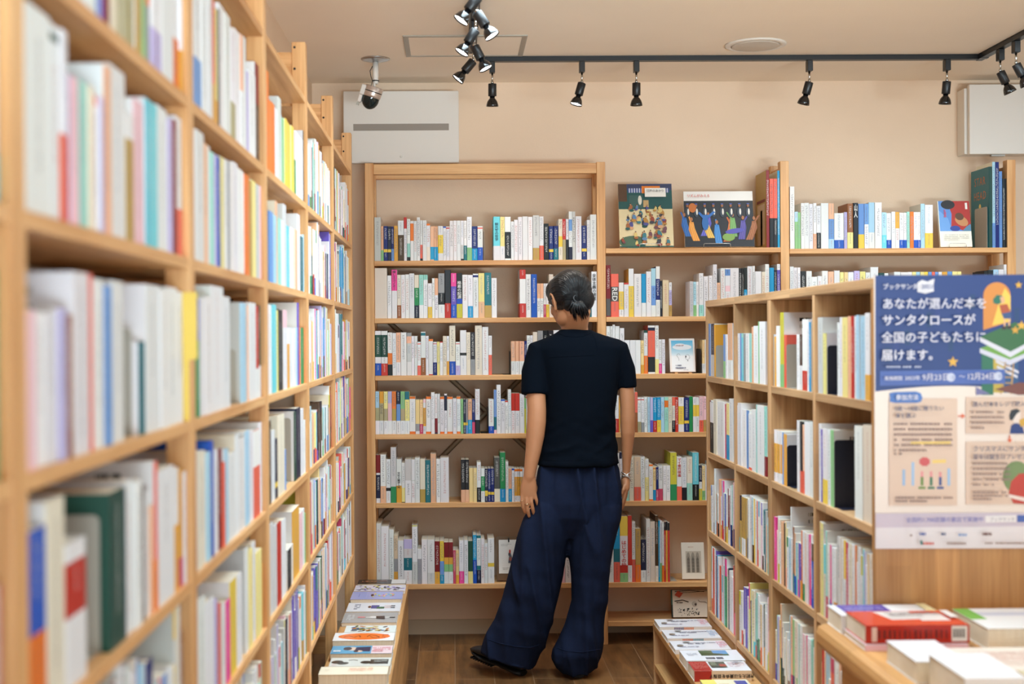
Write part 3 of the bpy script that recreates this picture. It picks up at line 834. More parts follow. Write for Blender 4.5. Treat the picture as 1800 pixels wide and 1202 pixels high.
rf(0, W8, 37, '73,205,W 98,395,a470e 120,400,e 147,330,W 183,328,W 213,335,W 238,330,W560P 270,350,W553K 330,330,W 372,332,P450b600a 445,405,W607B 470,398,v 515,333,d550y 553,328,K 598,335,b565Y 630,335,b490W '
   '677,325,a550W 730,325,W 765,400,a570C 803,405,W607B 832,395,W 863,397,o520W 893,402,W607B 917,402,W607B 940,395,t 970,395,O 1000,398,W607B 1022,398,W607B 1055,335,a 1115,343,W555Y '
   '_1537 1562,55,H 1585,20,a480b 1615,20,N 1640,90,b 1660,145,K 1680,145,K')
rf(1, W8, 37, '68,808,W 95,815,W 118,815,W 160,842,K 203,842,W 245,885,W 280,880,W 327,840,W 372,845,P 415,838,W 445,850,y 475,850,q 520,850,W 565,840,v 608,845,y 643,852,W 705,812,W 750,855,H 780,858,W '
   '_822 872,848,W 928,850,W 960,848,W 990,848,y 1020,848,a 1050,848,y 1080,848,Y 1108,848,b 1132,848,r 1158,848,b 1185,848,W 1225,848,o 1262,845,b 1300,845,y 1330,845,y _1500 1530,842,K 1570,835,K 1610,830,a 1650,830,W 1684,792,W')
for i in range(2, 6): fill('b3r%d' % i, wf_[i], BG + 'bay above the poster', 'B', z[i], 1.447, 2.385)

# the long side bookcase, read from the camera's end
SG = 'books on the long side bookcase'
nb = ['nearest side bay', 'second side bay', 'third side bay', 'fourth side bay', 'fifth side bay', 'sixth side bay']
nr = ['top row', 'top row', 'second row', 'third row', 'fourth row', 'fifth row', 'bottom row']
done = set()
def rl(bay, r, view, cur, txt):
    done.add((bay, r)); run('s%dr%d' % (bay, r), nr[r] + ', ' + nb[bay], SG, 'L', SHELF_L[r], view, cur, txt, code=-1)
rl(1, 1, A1, 130, '200,-500,W 260,-400,x 320,-350,I 375,-330,W 425,-250,W 470,-200,W 500,-150,b 515,-130,V 540,-110,M 585,-100,I 610,-90,s 660,-80,s 690,-60,S 715,-55,e 745,-50,O45G 795,-20,W180v 850,-10,W 888,0,W210O 905,10,W265o 922,20,W')
rl(1, 2, A1, 140, '258,100,W 300,150,W190H230W 330,170,W670r 355,375,v 395,400,x 440,420,t 468,440,I 492,480,r530W 512,490,v 548,345,P 625,375,W 665,580,W700S 715,520,x 745,505,C 780,530,C 830,555,W 855,600,v 872,600,M 915,605,W1040r')
rl(1, 3, A2, 140, '190,410,x 235,420,W 290,420,W 335,400,v 365,430,d 440,230,W 472,230,r 520,260,W 562,290,b 615,270,W _690 722,560,T 790,290,W 830,310,W 880,300,W 915,320,W')
rl(1, 4, A3, 150, '240,400,B900O 330,250,I 430,450,W540R800W _540 620,210,H 628,220,N 665,170,W 700,170,W 722,200,D 745,230,W 765,300,P 782,80,r560O 860,100,W 888,110,W390o 908,120,o550m 925,130,W')
rl(2, 1, Z1, 232, '300,-50,W590b 340,-40,W 385,-20,W 412,40,r800o 450,115,y950o 466,110,n 515,105,W790W 565,190,W 605,310,W980s 655,340,W 680,360,P870W 705,380,W 740,690,v 800,720,W 835,630,M1000D 850,660,W')
rl(3, 1, Z1, 888, '920,690,O 945,960,O 975,990,O 1000,1040,W 1028,940,w 1045,1080,a 1065,1120,e 1085,1130,Y 1105,1160,Y 1125,1180,Y 1148,1200,Y 1172,1240,x1500E 1196,1250,W 1232,1310,W 1262,1260,K')
rl(2, 2, Z2, 236, '310,100,W 345,195,P 385,215,W 410,270,t 430,290,v 462,315,B 500,320,y 535,340,W 548,350,G 600,375,W 640,375,W 690,440,W 730,485,O 758,530,S 800,540,y 830,570,w 860,590,x')
rl(3, 2, Z2, 894, '915,765,n 950,820,b 985,850,a 1005,720,P 1030,880,t 1060,900,W 1088,755,w 1110,950,C 1135,960,W 1160,975,I 1180,985,P 1205,845,W 1235,1050,T 1265,1040,a')
rl(2, 3, Z3, 240, '270,455,B840E 320,455,W 385,440,W 500,350,W 566,440,W _660 690,490,a 716,500,a 740,520,P 800,495,W 825,520,R1095W 864,520,H1065W')
rl(3, 3, Z3, 908, '945,510,W 982,510,C 1010,560,y 1052,560,K 1082,560,x720W 1110,720,W870o 1140,720,W 1165,725,W 1185,720,a 1198,490,V 1215,715,O 1240,720,E 1268,720,O')
rl(2, 4, Z4, 252, '300,690,I 340,690,I 380,700,a 420,600,B 452,680,W 490,670,M 516,800,r 546,670,a 610,700,W 640,540,W 700,570,W 740,500,a 780,500,W 835,490,W820r 880,420,W')
rl(3, 4, Z4, 912, '935,410,D 975,500,W 1000,580,n980Y1030n 1060,350,I 1080,840,b _1158 1175,330,H 1212,290,n 1238,300,W 1268,400,W')
rl(2, 5, Z5, 262, '330,870,W 410,880,W 440,900,v 475,940,r 520,950,W 560,900,X 620,690,Y 670,650,W _705 735,420,W 765,430,y 800,360,W 845,430,y 880,560,o')
rl(3, 5, Z5, 922, '960,190,w 990,200,w 1030,180,R 1075,150,W _1086 1118,1000,K 1140,700,I 1205,30,o 1228,90,x 1252,60,W 1290,70,e 1303,100,W')
for bay in range(0, 6):
    for r in range(1, 7):
        if (bay, r) in done: continue
        a, b = POST_L[bay] + .0225, POST_L[bay + 1] - .0225
        if bay == 0:
            a = .93
        if r == 6 and bay < 1: continue
        z0 = SHELF_L[r]
        fill('s%dr%d' % (bay, r), nr[r] + ', ' + nb[bay], SG, 'L', z0, a, b, code=-1, pale=.80 if r < 4 else .68)

# the cubby bookcase, columns counted from its far end
CG = 'books in the cubby bookcase'
nc = ['far', 'second', 'third', 'nearest']
def rc(c, r, view, cur, txt): run('c%dr%d' % (c, r), '%s row, %s cubby column' % (('top', 'second', 'third', 'bottom')[r], nc[c]), CG, 'R', SHELF_R[r], view, cur, txt, zmax=.25, code=1); done.add(('c', c, r))
rc(0, 0, Q1, 66, '85,500,e560O800Y 105,470,b 135,470,n760w 145,480,o _215 240,570,b820e 258,570,W 298,465,P810W')
rc(1, 0, Q1, 320, '330,445,w 345,465,n720x 370,560,W 390,560,b 411,560,t600C 430,565,G 460,560,W 482,560,t 500,500,P 548,490,W 558,450,e 610,450,W')
rc(2, 0, Q1, 652, '662,430,K 672,570,W 690,570,a 715,590,o 746,490,W 778,365,L850e 800,575,r _900 925,570,W 947,570,D860W 1000,428,W910R 1022,450,W 1040,455,A')
rc(3, 0, Q1, 1078, '1105,560,I 1150,410,w 1180,560,y _1280 1302,460,W 1330,410,W 1380,410,y 1410,400,P 1435,400,R 1460,400,W 1490,390,a 1540,400,a 1588,370,W945o')
rc(0, 1, Q2, 68, '76,10,n 100,20,M 130,40,W230K 160,15,I 190,40,W 230,40,W 250,60,m 276,50,y345A 306,10,W')
rc(1, 1, Q2, 326, '345,105,W 358,65,W 390,50,W 432,110,W 456,115,b 486,150,W650r 520,110,W 537,65,t 598,80,W 618,80,t545M')
rc(2, 1, Q2, 655, '665,285,W405o670W 682,288,W410o675W 699,292,W415o680W 716,296,W420o690W 733,300,W425o695W 750,305,W430o700W 767,310,W435o705W 780,320,b 806,340,o _908 930,210,W 950,220,K680r 972,250,P680r 1020,230,W 1048,225,W')
rc(3, 1, Q2, 1080, '1100,240,W760K 1130,240,W 1145,290,V 1185,290,W760Y 1215,300,W 1245,300,e _1448 1520,270,W 1598,262,I')
for c in range(4):
    for r in range(4):
        if ('c', c, r) in done: continue
        t0, t1 = -RY[c] + .022, -RY[c + 1] - .022
        fill('c%dr%d' % (c, r), '%s row, %s cubby column' % (('top', 'second', 'third', 'bottom')[r], nc[c]), CG, 'R', SHELF_R[r], t0, t1, code=1, pale=.72, zmax=.25, hs=(.15, .173, .188, .194, .21, .225, .24))


# ------------------------------------------------------------------ lettered spines and deep picture books
def book_at(row, view, xz):
    X = at_y(view[0] + xz / view[2], 560, BY + .006).x
    for B in BOOKS:
        if B['row'] == row and B['M'].translation.x - .0006 <= X <= B['M'].translation.x + B['w'] + .0006: return B


def spine_title(row, view, xz, body, rgb, ytop, ybot, turned=False):
    B = book_at(row, view, xz)
    if not B: return
    z0 = B['M'].translation.z
    za, zb = [at_y(view[0] + xz / view[2], view[1] + y / view[2], BY + .006).z - z0 for y in (ytop, ybot)]
    za = min(za, B['h'] - .004)
    def make(o, B):
        t = lettering('title_lettering', body if turned else '\n'.join(body.replace('ー', '｜')), .01, flat(rgb, .45), o, Matrix.Identity(4), bold=.0001)
        me = t.data
        if turned: me.transform(Matrix.Rotation(-math.pi / 2, 4, 'Z'))
        xs = [v.co.x for v in me.vertices]; ys = [v.co.y for v in me.vertices]
        sx = min(B['w'] * .74, (za - zb) / len(body) * 1.15) / (max(xs) - min(xs)); sy = (za - zb) / (max(ys) - min(ys))
        me.transform(Matrix.Translation((B['w'] / 2, -.0007, (za + zb) / 2)) @ UP_ @ Matrix.Diagonal((sx, sy, 1, 1)) @ Matrix.Translation((-(max(xs) + min(xs)) / 2, -(max(ys) + min(ys)) / 2, 0)))
    B['title'] = make


UP_ = Matrix.Rotation(math.pi / 2, 4, 'X')
INK = (34, 34, 38); PWH = (236, 234, 230)
spine_title('b1r1', V3, 345, '推しエコノミー', INK, 76, 350)
spine_title('b1r1', V3, 1245, '格差の起源', PWH, 225, 470)
spine_title('b1r1', V5, 1003, '全体主義の誘惑', INK, 90, 360)
spine_title('b1r0', V2, 203, '観光客の哲学', (36, 84, 100), 225, 500)
spine_title('b2r1', W1, 190, 'RED', PWH, 590, 800, True)
spine_title('b2r1', W1, 650, 'マークの本', PWH, 385, 640)
spine_title('b2r1', W6, 1412, '青の', PWH, 580, 705)
spine_title('b2r2', W2, 470, '北条政子', (90, 90, 100), 370, 590)
spine_title('b2r2', W2, 555, '北条政子', (90, 90, 100), 370, 590)
spine_title('b1r4', V7, 320, '文化人類学入門', INK, 305, 490)
spine_title('b1r5', V8, 840, '江戸散歩', PWH, 345, 470)
spine_title('b1r5', V8, 888, '江戸散歩', PWH, 345, 470)
spine_title('b2r4', W4, 1208, 'マイ修行映画', (196, 50, 44), 230, 520)
spine_title('b2r5', W5, 193, 'はじめての絵', (206, 40, 40), 315, 555)
spine_title('b3r0', W8, 537, '山人', PWH, 340, 440)
B = book_at('b2r0', W7, 1576); B['cover'] = 'S'; B['d'] = .188; B['art'] = [(.1, .9, .60, .64, 'M'), (.15, .85, .05, .58, 'i'), (.38, .55, .04, .5, 'K')]
B = book_at('b3r0', W8, 1550); B['cover'] = 'T'; B['d'] = .190; B['segs'] = [('H', 0.0)]
def star_cover(o, B):
    m_ = Matrix.Translation((-.0004, B['d'] * .5, 0)) @ Matrix.Rotation(-math.pi / 2, 4, 'Z') @ UP_
    for body, z in (('STAR', .84), ('HEAD', .66)):
        lettering('title_lettering', body, .050, flat((186, 110, 60)), o, Matrix.Translation((0, 0, B['h'] * z)) @ m_ , spacing=1.25, squash=.85)
    m = MB()
    m.face([(-.0003, B['d'] * .5 + .012 * math.cos(t), B['h'] * .52 + .016 * math.sin(t)) for t in [-2 * math.pi * k / 14 for k in range(14)]], lin((236, 206, 110)))
    m.face([(-.00035, B['d'] * .5 + y, B['h'] * z) for y, z in ((-.02, .38), (-.006, .47), (.006, .47), (.02, .38))][::-1], lin((40, 50, 70)))
    m.obj('cover_print', PAPER, o, paint=True)
B['title'] = star_cover

# ------------------------------------------------------------------ ceiling and wall fittings
def track(label, p, q, name='lighting_track'):
    o = thing(name, label, 'lighting track', (p[0], p[1], ROOM_Z))
    p, q = Vector(p), Vector(q); d = (q - p); L_ = d.length; a = math.atan2(d.y, d.x)
    M = Matrix.Rotation(a, 4, 'Z')
    m = MB(); m.box(0, -.014, -.020, L_, .014, -.0003, M=M); m.box(0, -.017, -.003, L_, .017, -.0004, M=M)
    m.obj('rail', MATS['black_metal'], o)
    m = MB()
    for e in (0, L_): m.box(e - .012, -.0165, -.0215, e + .012, .0165, -.0006, M=M)
    m.obj('end_cap', MATS['black_metal'], o)
    return o


TZ = ROOM_Z - .0205
tr_y = at_z(1000, 108.5, TZ).y
tx0, tx1 = at_z(851, 109, TZ).x, at_z(1722, 106, TZ).x
track('long black ceiling track running parallel to the back wall', (tx0, tr_y, 0), (tx1, tr_y, 0))
track('black ceiling track heading toward the viewer above the side bookcase', (.083, 5.02, 0), (.083, -.5, 0))
track('black ceiling track running toward the viewer above the poster end', (tx1 + .0, tr_y - .03, 0), (tx1 + .0, -.5, 0))


def track_head(label, x, y, tilt_x, tilt_y, lit, power=0.0, group=None, aim=None):
    """black adapter on the track, bright stem, jointed tube and flared lamp; tilts lean the tube sideways (x) and toward the back wall (y)"""
    o = thing('track_spotlight', label, 'spotlight', (x, y, TZ), group)
    m = MB(); m.box(-.011, -.017, -.044, .011, .017, -.0002); m.obj('adapter', MATS['black_metal'], o, bevel=.002)
    m = MB(); m.tube([(0, 0, -.0442), (0, 0, -.082)], .0042, 12); m.lathe([(.0001, -.088), (.0058, -.086), (.0065, -.081), (.0045, -.077), (.0001, -.077)], 12); m.obj('stem', MATS['chrome'], o)
    d = Vector((math.sin(tilt_x), math.sin(tilt_y), -math.cos(tilt_x) * math.cos(tilt_y))).normalized()
    M = Matrix.Translation((0, 0, -.086)) @ d.to_track_quat('Z', 'Y').to_matrix().to_4x4()
    m = MB(); m.lathe([(.0001, .001), (.0155, .001), (.0168, .003), (.0168, .050), (.0155, .0515), (.0001, .0515)], 24, M); m.obj('lamp_tube', MATS['black_metal'], o)
    m = MB(); m.lathe([(.0001, .0516), (.0105, .0516), (.0105, .060), (.0150, .064), (.0205, .073), (.0242, .085), (.0252, .092), (.0245, .0925), (.0232, .086), (.0190, .072), (.0001, .068)], 28, M); m.obj('reflector', MATS['black_gloss'], o)
    m = MB(); m.lathe([(.0001, .089), (.012, .0888), (.0236, .0878), (.0236, .0872), (.0001, .0872)], 28, M); m.obj('lens', MATS['lamp_glow'] if lit else MATS['grey_plastic'], o)
    if power:
        p = o.location + M @ Vector((0, 0, .095))
        spot('track_lamp', p, p + d, power, 95, 0.9)
    return o


for i, (px_, ti, lab) in enumerate(((865, .0, 'first spotlight on the long track, hanging straight'), (1022, -.28, 'second spotlight on the long track, tilted with lit face'), (1117, .0, 'third spotlight on the long track, hanging straight'),
                                   (1418, -.25, 'fourth spotlight on the long track, tilted'), (1656, -.06, 'fifth spotlight on the long track, before the corner'))):
    p = at_z(px_, 110, TZ)
    track_head(lab, p.x, tr_y, ti, (.12, -.05, .05, .12, .1)[i], i == 1, 9.0, 'spotlights on the long track')
for y_, tx_, ty_, lab in ((3.86, -.62, -.1, 'nearest left-leaning lit spotlight of the cluster at the ceiling'.replace('left', 'side')), (4.05, .55, -.12, 'lit spotlight of the cluster leaning toward the room, nearest the viewer'),
                          (4.28, -.55, -.1, 'lit spotlight of the cluster above the hatch, leaning to the side bookcase'), (4.52, .45, -.1, 'lit spotlight of the cluster over the hatch edge, leaning to the room'),
                          (4.76, -.70, -.05, 'lowest spotlight of the cluster, sharply leaning to the side bookcase')):
    track_head(lab, .083, y_, tx_, ty_, True, 3.5, 'spotlights of the track cluster')
for (x_, y_), tx_, lab, lt in (((1745, 96), .42, 'dark spotlight on the corner track nearest the corner', False), ((1775, 82), .45, 'lit spotlight on the corner track above the wall unit', True)):
    p = at_z(x_, y_, TZ)
    yy = 5.0 if not lt else 4.86
    track_head(lab, tx1, yy, tx_, -.05, lt, 6.0, 'spotlights of the corner track')

# access hatch: slim aluminium frame round a papered lid
h0, h1 = at_z(709, 62, ROOM_Z), at_z(919, 98, ROOM_Z)
hx0, hx1 = at_z(711, 80, ROOM_Z).x, at_z(923, 80, ROOM_Z).x
hy0, hy1 = h0.y, at_z(820, 98, ROOM_Z).y
ht = thing('ceiling_hatch', 'square ceiling access hatch with slim aluminium frame', 'hatch', ((hx0 + hx1) / 2, (hy0 + hy1) / 2, ROOM_Z))
cx_, cy_ = ht.location.x, ht.location.y
a_, b_ = (hx1 - hx0) / 2, (hy1 - hy0) / 2
m = MB(); t_ = .020
m.box(-a_, -b_, -.004, -a_ + t_, b_, -.0003); m.box(a_ - t_, -b_, -.004, a_, b_, -.0003); m.box(-a_ + t_, -b_, -.004, a_ - t_, -b_ + t_, -.0003); m.box(-a_ + t_, b_ - t_, -.004, a_ - t_, b_, -.0003)
for s_ in (-1, 1):
    for k in range(3): m.box(s_ * (a_ - .004 - k * .006) - .001, -b_ + .002, -.0055, s_ * (a_ - .004 - k * .006) + .001, b_ - .002, -.004)
m.obj('frame', MATS['steel_grey'], ht)
m = MB(); m.box(-a_ + t_, -b_ + t_, -.0025, a_ - t_, b_ - t_, -.0003); m.obj('lid', MATS['ceiling_paper'], ht)
# round ceiling diffuser
p = at_z(1328, 78, ROOM_Z)
cd = thing('ceiling_speaker', 'flat round white ceiling disc between the tracks', 'ceiling fitting', (p.x, p.y, ROOM_Z))
m = MB(); m.lathe([(.0001, -.0003), (.118, -.0003), (.118, -.004), (.112, -.007), (.096, -.0075), (.094, -.0045), (.0001, -.0045)], 48); m.obj('ring', MATS['white_plastic'], cd)
m = MB(); m.lathe([(.0001, -.0046), (.0925, -.0046), (.0925, -.0085), (.088, -.0098), (.0001, -.0105)], 48); m.obj('disc', plain('disc_grey', (200, 190, 178), .5), cd)

# wall-mounted ventilation units
vu = thing('wall_air_unit', 'white wall air unit with grey slot under the camera', 'air unit', (0, ROOM_Y1, 0))
YF = 5.60
q0, q1 = at_y(603, 160, YF), at_y(807, 286, YF)
def vbox(par, name, mat, x0, y0, z0, x1, y1, z1, bev=.003):
    m = MB(); l = par.location; m.box(x0 - l.x, y0 - l.y, z0 - l.z, x1 - l.x, y1 - l.y, z1 - l.z); return m.obj(name, mat, par, bevel=bev)
vbox(vu, 'housing', MATS['white_plastic'], q0.x + .01, YF + .022, q1.z + .012, q1.x - .006, ROOM_Y1 - .0005, q0.z - .012)
vbox(vu, 'front_panel', MATS['white_plastic'], q0.x, YF, q1.z, q1.x, YF + .0215, q0.z, .004)
s0, s1 = at_y(621, 218, YF), at_y(789, 229, YF)
vbox(vu, 'air_slot', MATS['grey_slot'], s0.x, YF - .001, s1.z, s1.x, YF + .004, s0.z, 0)
p = at_y(705, 275, YF); m = MB(); m.lathe([(.0001, 0), (.006, 0), (.005, .0015), (.0001, .0018)], 14, Matrix.Translation((p.x - vu.location.x, YF - .0004 - vu.location.y, p.z)) @ Matrix.Rotation(math.pi / 2, 4, 'X')); m.obj('sensor_dot', MATS['white_plastic'], vu)
vr = thing('wall_air_unit', 'white wall air unit by the ceiling above the far right post'.replace('far right', 'last back'), 'air unit', (2.3, ROOM_Y1, 0))
q0, q1 = at_y(1704, 148, YF), at_y(1704, 271, YF)
vbox(vr, 'housing', MATS['white_plastic'], q0.x - .012, YF + .028, q1.z + .004, q0.x + .53, ROOM_Y1 - .0005, q0.z - .012)
vbox(vr, 'front_panel', MATS['white_plastic'], q0.x, YF, q1.z, q0.x + .54, YF + .0275, q0.z, .004)
vbox(vr, 'lower_strip', MATS['white_plastic'], q0.x + .002, YF - .001, q1.z + .011, q0.x + .538, YF + .002, q1.z + .013, 0)
vbox(vr, 'tab', MATS['grey_plastic'], q0.x + .10, YF + .01, q1.z - .008, q0.x + .16, YF + .03, q1.z - .0002, 0)

# security camera on its ceiling pole
p = at_z(660, 103.5, ROOM_Z)
sc_ = thing('security_camera', 'silver security camera with smoked dome hanging from the ceiling', 'camera', (p.x, p.y, ROOM_Z))
m = MB(); m.lathe([(.0001, -.0002), (.059, -.0002), (.059, -.003), (.045, -.007), (.026, -.010), (.016, -.014), (.0001, -.014)], 40); m.obj('mounting_plate', MATS['silver'], sc_)
m = MB(); m.lathe([(.0001, -.013), (.0125, -.013), (.0125, -.072), (.0115, -.074), (.0115, -.098), (.0085, -.102), (.0001, -.102)], 20)
m.tube([(-.006, -.006, -.095), (-.004, -.004, -.120)], .005, 10); m.obj('pole', MATS['white_plastic'], sc_)
m = MB(); m.tube([(-.012, -.004, -.030), (-.022, -.006, -.050), (-.018, -.008, -.075), (-.012, -.012, -.092), (-.016, -.014, -.108), (-.035, -.01, -.122)], .0016, 8)
m.lathe([(.0128, -.088), (.0145, -.088), (.0145, -.092), (.0128, -.092)], 20); m.obj('cable', MATS['black_metal'], sc_)
M = Matrix.Translation((-.004, 0, -.113)) @ Matrix.Rotation(math.radians(19), 4, 'Y') @ Matrix.Rotation(math.radians(8), 4, 'X')
m = MB(); m.lathe([(.0001, 0), (.036, 0), (.0375, -.002), (.0375, -.036), (.036, -.044), (.0001, -.044)], 40, M); m.obj('camera_body', MATS['pink_silver'], sc_)
m = MB(); m.lathe([(.0376, -.020), (.0381, -.020), (.0381, -.0235), (.0376, -.0235)], 40, M); m.obj('dark_ring', MATS['black_gloss'], sc_)
m = MB(); m.lathe([(.0345, -.0442), (.0345, -.060), (.032, -.070), (.026, -.081), (.017, -.089), (.008, -.093), (.0001, -.0942)], 40, M); m.obj('smoked_dome', MATS['smoked_dome'], sc_)
m = MB(); m.box(-.050, -.022, -.046, -.030, .022, -.004, M=M); m.box(-.050, -.016, -.078, -.034, .016, -.0462, M=M); m.obj('side_housing', MATS['white_plastic'], sc_, bevel=.004)
m = MB(); m.box(-.050, -.006, -.092, -.040, .006, -.0782, M=M); m.obj('side_clip', MATS['steel_grey'], sc_)

# ------------------------------------------------------------------ face-out books, cards and prints
class Sheet:
    """flat print: shapes laid in order, each a hair nearer the eye; u right, v up, both 0..1 over a w x h face looking along -Y"""
    def __init__(s, w, h): s.w, s.h, s.m, s.n = w, h, MB(), 0
    def poly(s, pts, rgb):
        s.n += 1; y = -.00004 * s.n - .0001
        s.m.face([(u * s.w, y, v * s.h) for u, v in pts], lin(rgb))
    def rect(s, u0, v0, u1, v1, rgb): s.poly([(u0, v0), (u1, v0), (u1, v1), (u0, v1)], rgb)
    def ell(s, u, v, a, b, rgb, n=20, rot=0.0):
        pts = []
        for k in range(n):
            t = 2 * math.pi * k / n; x, y = a * math.cos(t), b * math.sin(t) 
            X = x * s.w; Y = y * s.h; c, d = math.cos(rot), math.sin(rot)
            pts.append((u + (X * c - Y * d) / s.w, v + (X * d + Y * c) / s.h))
        s.poly(pts, rgb)
    def line(s, pts, t, rgb):
        t *= s.w
        for (a, b), (c, d) in zip(pts, pts[1:]):
            dx, dy = (c - a) * s.w, (d - b) * s.h; L_ = math.hypot(dx, dy) or 1; nx, ny = -dy / L_ * t / 2, dx / L_ * t / 2
            s.poly([(a + nx / s.w, b + ny / s.h), (a - nx / s.w, b - ny / s.h), (c - nx / s.w, d - ny / s.h), (c + nx / s.w, d + ny / s.h)], rgb)
    def lines_of_print(s, u0, v0, u1, v1, n, rgb, rnd, fill=.5):
        for k in range(n):
            v = v1 - (v1 - v0) * (k + .2) / n; u = u0
            e = u0 + (u1 - u0) * (1 if k < n - 1 else .6)
            while u < e:
                w = rnd.uniform(.006, .02)
                if rnd.random() < .85: s.rect(u, v - (v1 - v0) / n * fill, min(u + w, e), v, rgb)
                u += w + .004
    def obj(s, name, parent, mat=None):
        return s.m.obj(name, mat or PAPER, parent, paint=True)


UP = Matrix.Rotation(math.pi / 2, 4, 'X')
def on_sheet(u, v, w, h, off=.0030): return Matrix.Translation((u * w, -off, v * h)) @ UP


def standing(name, label, cat, quad, z, yb, lean, thick, body_rgb, part='cover', group=None):
    """a book, card or frame leaning back on its shelf; quad = left, right, top in the photograph"""
    xl, xr, ytop = quad
    a, b = at_y(xl, ytop, yb), at_y(xr, ytop, yb)
    w = b.x - a.x; h = (a.z - z) / math.cos(lean) * (1 + .004)
    o = thing(name, label, cat, (a.x, yb, z + .0066), group, (-lean, 0, 0))
    m = MB(); m.box(0, 0, 0, w, thick, h); m.obj(part, flat(body_rgb, .4), o)
    return o, w, h


def wire_stand(label, x, z, y, w=.08, back=True, group=None, tall=.10):
    o = thing('display_stand', label, 'display stand', (x, y, z), group)
    m = MB(); r = .0012; f = -.0105
    m.tube([(-w / 2, f, .0014), (-w / 2, f, .016), (-w / 2 + .004, f, .020), (w / 2 - .004, f, .020), (w / 2, f, .016), (w / 2, f, .0014)], r, 8)
    m.obj('front_lip', MATS['clear_wire'], o)
    for s_ in (-1, 1):
        m = MB(); m.tube([(s_ * w / 2, f, .0014), (s_ * w / 2, .058, .0014)], r, 8)
        m.obj('foot_wire', MATS['clear_wire'], o)
    yt = .022 + tall * .20
    m = MB(); m.tube([(-w / 2, .058, .0014), (-w / 2, yt, tall), (-w / 2 + .004, yt, tall + .004), (w / 2 - .004, yt, tall + .004), (w / 2, yt, tall), (w / 2, .058, .0014)], r, 8)
    m.obj('back_rest', MATS['clear_wire'], o)
    return o


rnd = random.Random(11)
SB = SHELF_B[1]
# town-scene picture book
o, w, h = standing('picture_book', 'face-out picture book of a busy old town street on the top middle shelf', 'book', (1089, 1184, 324), SB[0], 5.515, math.radians(11), .012, (228, 222, 210))
S = Sheet(w, h)
S.rect(0, 0, 1, 1, (222, 206, 164)); S.rect(0, .60, 1, 1, (36, 84, 82)); S.rect(0, .9, 1, 1, (60, 66, 96)); S.rect(.0, .72, .16, 1, (92, 66, 48)); S.rect(.2, .62, .45, .82, (62, 96, 92)); S.rect(.18, .86, .95, .93, (60, 80, 140))
for k in range(16): S.rect(.2 + k * .047, .86, .222 + k * .047, .93, (196, 200, 214))
S.rect(.44, .85, .78, .965, (228, 128, 48)); S.ell(.4, .74, .035, .075, (226, 222, 206)); S.rect(.46, .63, .56, .74, (190, 160, 110)); S.ell(.25, .08, .26, .1, (76, 104, 84)); S.rect(0, 0, 1, .02, (40, 84, 80))
cl = [(60, 120, 130), (150, 70, 50), (80, 80, 140), (40, 90, 90), (180, 130, 60), (110, 70, 80), (210, 160, 120), (60, 60, 70), (90, 130, 170), (160, 100, 60), (214, 190, 120)]
for k in range(46):
    u, v = rnd.uniform(.05, .95), rnd.uniform(.06, .62); s_ = rnd.uniform(.7, 1.2)
    c = rnd.choice(cl)
    S.ell(u, v, .035 * s_, .05 * s_, c, 9, rnd.uniform(-.5, .5)); S.ell(u + rnd.uniform(-.02, .02), v - .04 * s_, .045 * s_, .022 * s_, rnd.choice(cl), 8); S.ell(u, v + .055 * s_, .014 * s_, .015 * s_, (200, 150, 110), 8); S.ell(u, v + .066 * s_, .013 * s_, .008 * s_, (40, 36, 36), 8)
S.rect(.49, .785, .88, .925, (240, 236, 228))
S.obj('printed_picture', o)
lettering('title_lettering', '江戸のあかり', .0130, flat((70, 70, 76)), o, on_sheet(.685, .875, w, h, .0115), spacing=1.0)
wire_stand('clear wire stand holding the town picture book', o.location.x + w * .55, SB[0] + .0004, 5.512, .09, tall=.11)
# music picture book
o, w, h = standing('picture_book', 'wide face-out picture book with white header and dancing band scene', 'book', (1204, 1326, 338), SB[0], 5.515, math.radians(9), .012, (236, 234, 230))
S = Sheet(w, h)
S.rect(0, 0, 1, .83, (34, 34, 40)); S.rect(0, .83, 1, 1, (238, 236, 232))
cc = [(40, 96, 170), (226, 150, 60), (92, 92, 190), (222, 178, 84), (60, 130, 200), (200, 104, 50), (110, 160, 90), (80, 70, 150), (150, 90, 50), (190, 130, 70)]
for k in range(9):                                                 # swaying dancers, rows of folds
    u = .06 + k * .108; b = rnd.uniform(.05, .2); c = cc[k % len(cc)]; dx = rnd.uniform(-.08, .08)
    S.poly([(u - .05, b), (u + .05, b), (u + .045 + dx, b + .22), (u + .03 + dx, b + .34), (u - .03 + dx, b + .34), (u - .045 + dx, b + .2)], c)
    for q in range(3): S.line([(u - .03 + q * .03, b), (u - .02 + q * .02 + dx, b + .32)], .006, [min(255, v + 40) for v in c])
    S.line([(u + dx, b + .3), (u + dx + rnd.uniform(-.09, .09), b + .44)], .022, c); S.ell(u + dx, b + .39, .02, .035, (170, 110, 70), 10)
for k in range(8):
    u = .05 + k * .125; S.ell(u, .62, .035, .09, (52, 60, 72), 12); S.ell(u + .01, .63, .014, .06, (226, 222, 214), 8); S.ell(u, .74, .018, .03, (150, 96, 60), 10); S.ell(u, .77, .022, .012, (60, 80, 150), 8)
S.ell(.12, .70, .055, .085, (196, 110, 44)); S.ell(.63, .17, .09, .07, (128, 166, 84)); S.ell(.72, .28, .14, .045, (86, 84, 176), 14, .15); S.ell(.3, .42, .05, .13, (46, 108, 180), 12)
S.poly([(.2, .6), (.27, .5), (.36, .52), (.45, .62), (.42, .64), (.35, .57), (.27, .57), (.22, .63)], (50, 110, 186))
S.obj('printed_picture', o)
lettering('title_lettering', 'リズムがみえる', .0145, flat((216, 84, 70)), o, on_sheet(.21, .91, w, h, .0075))
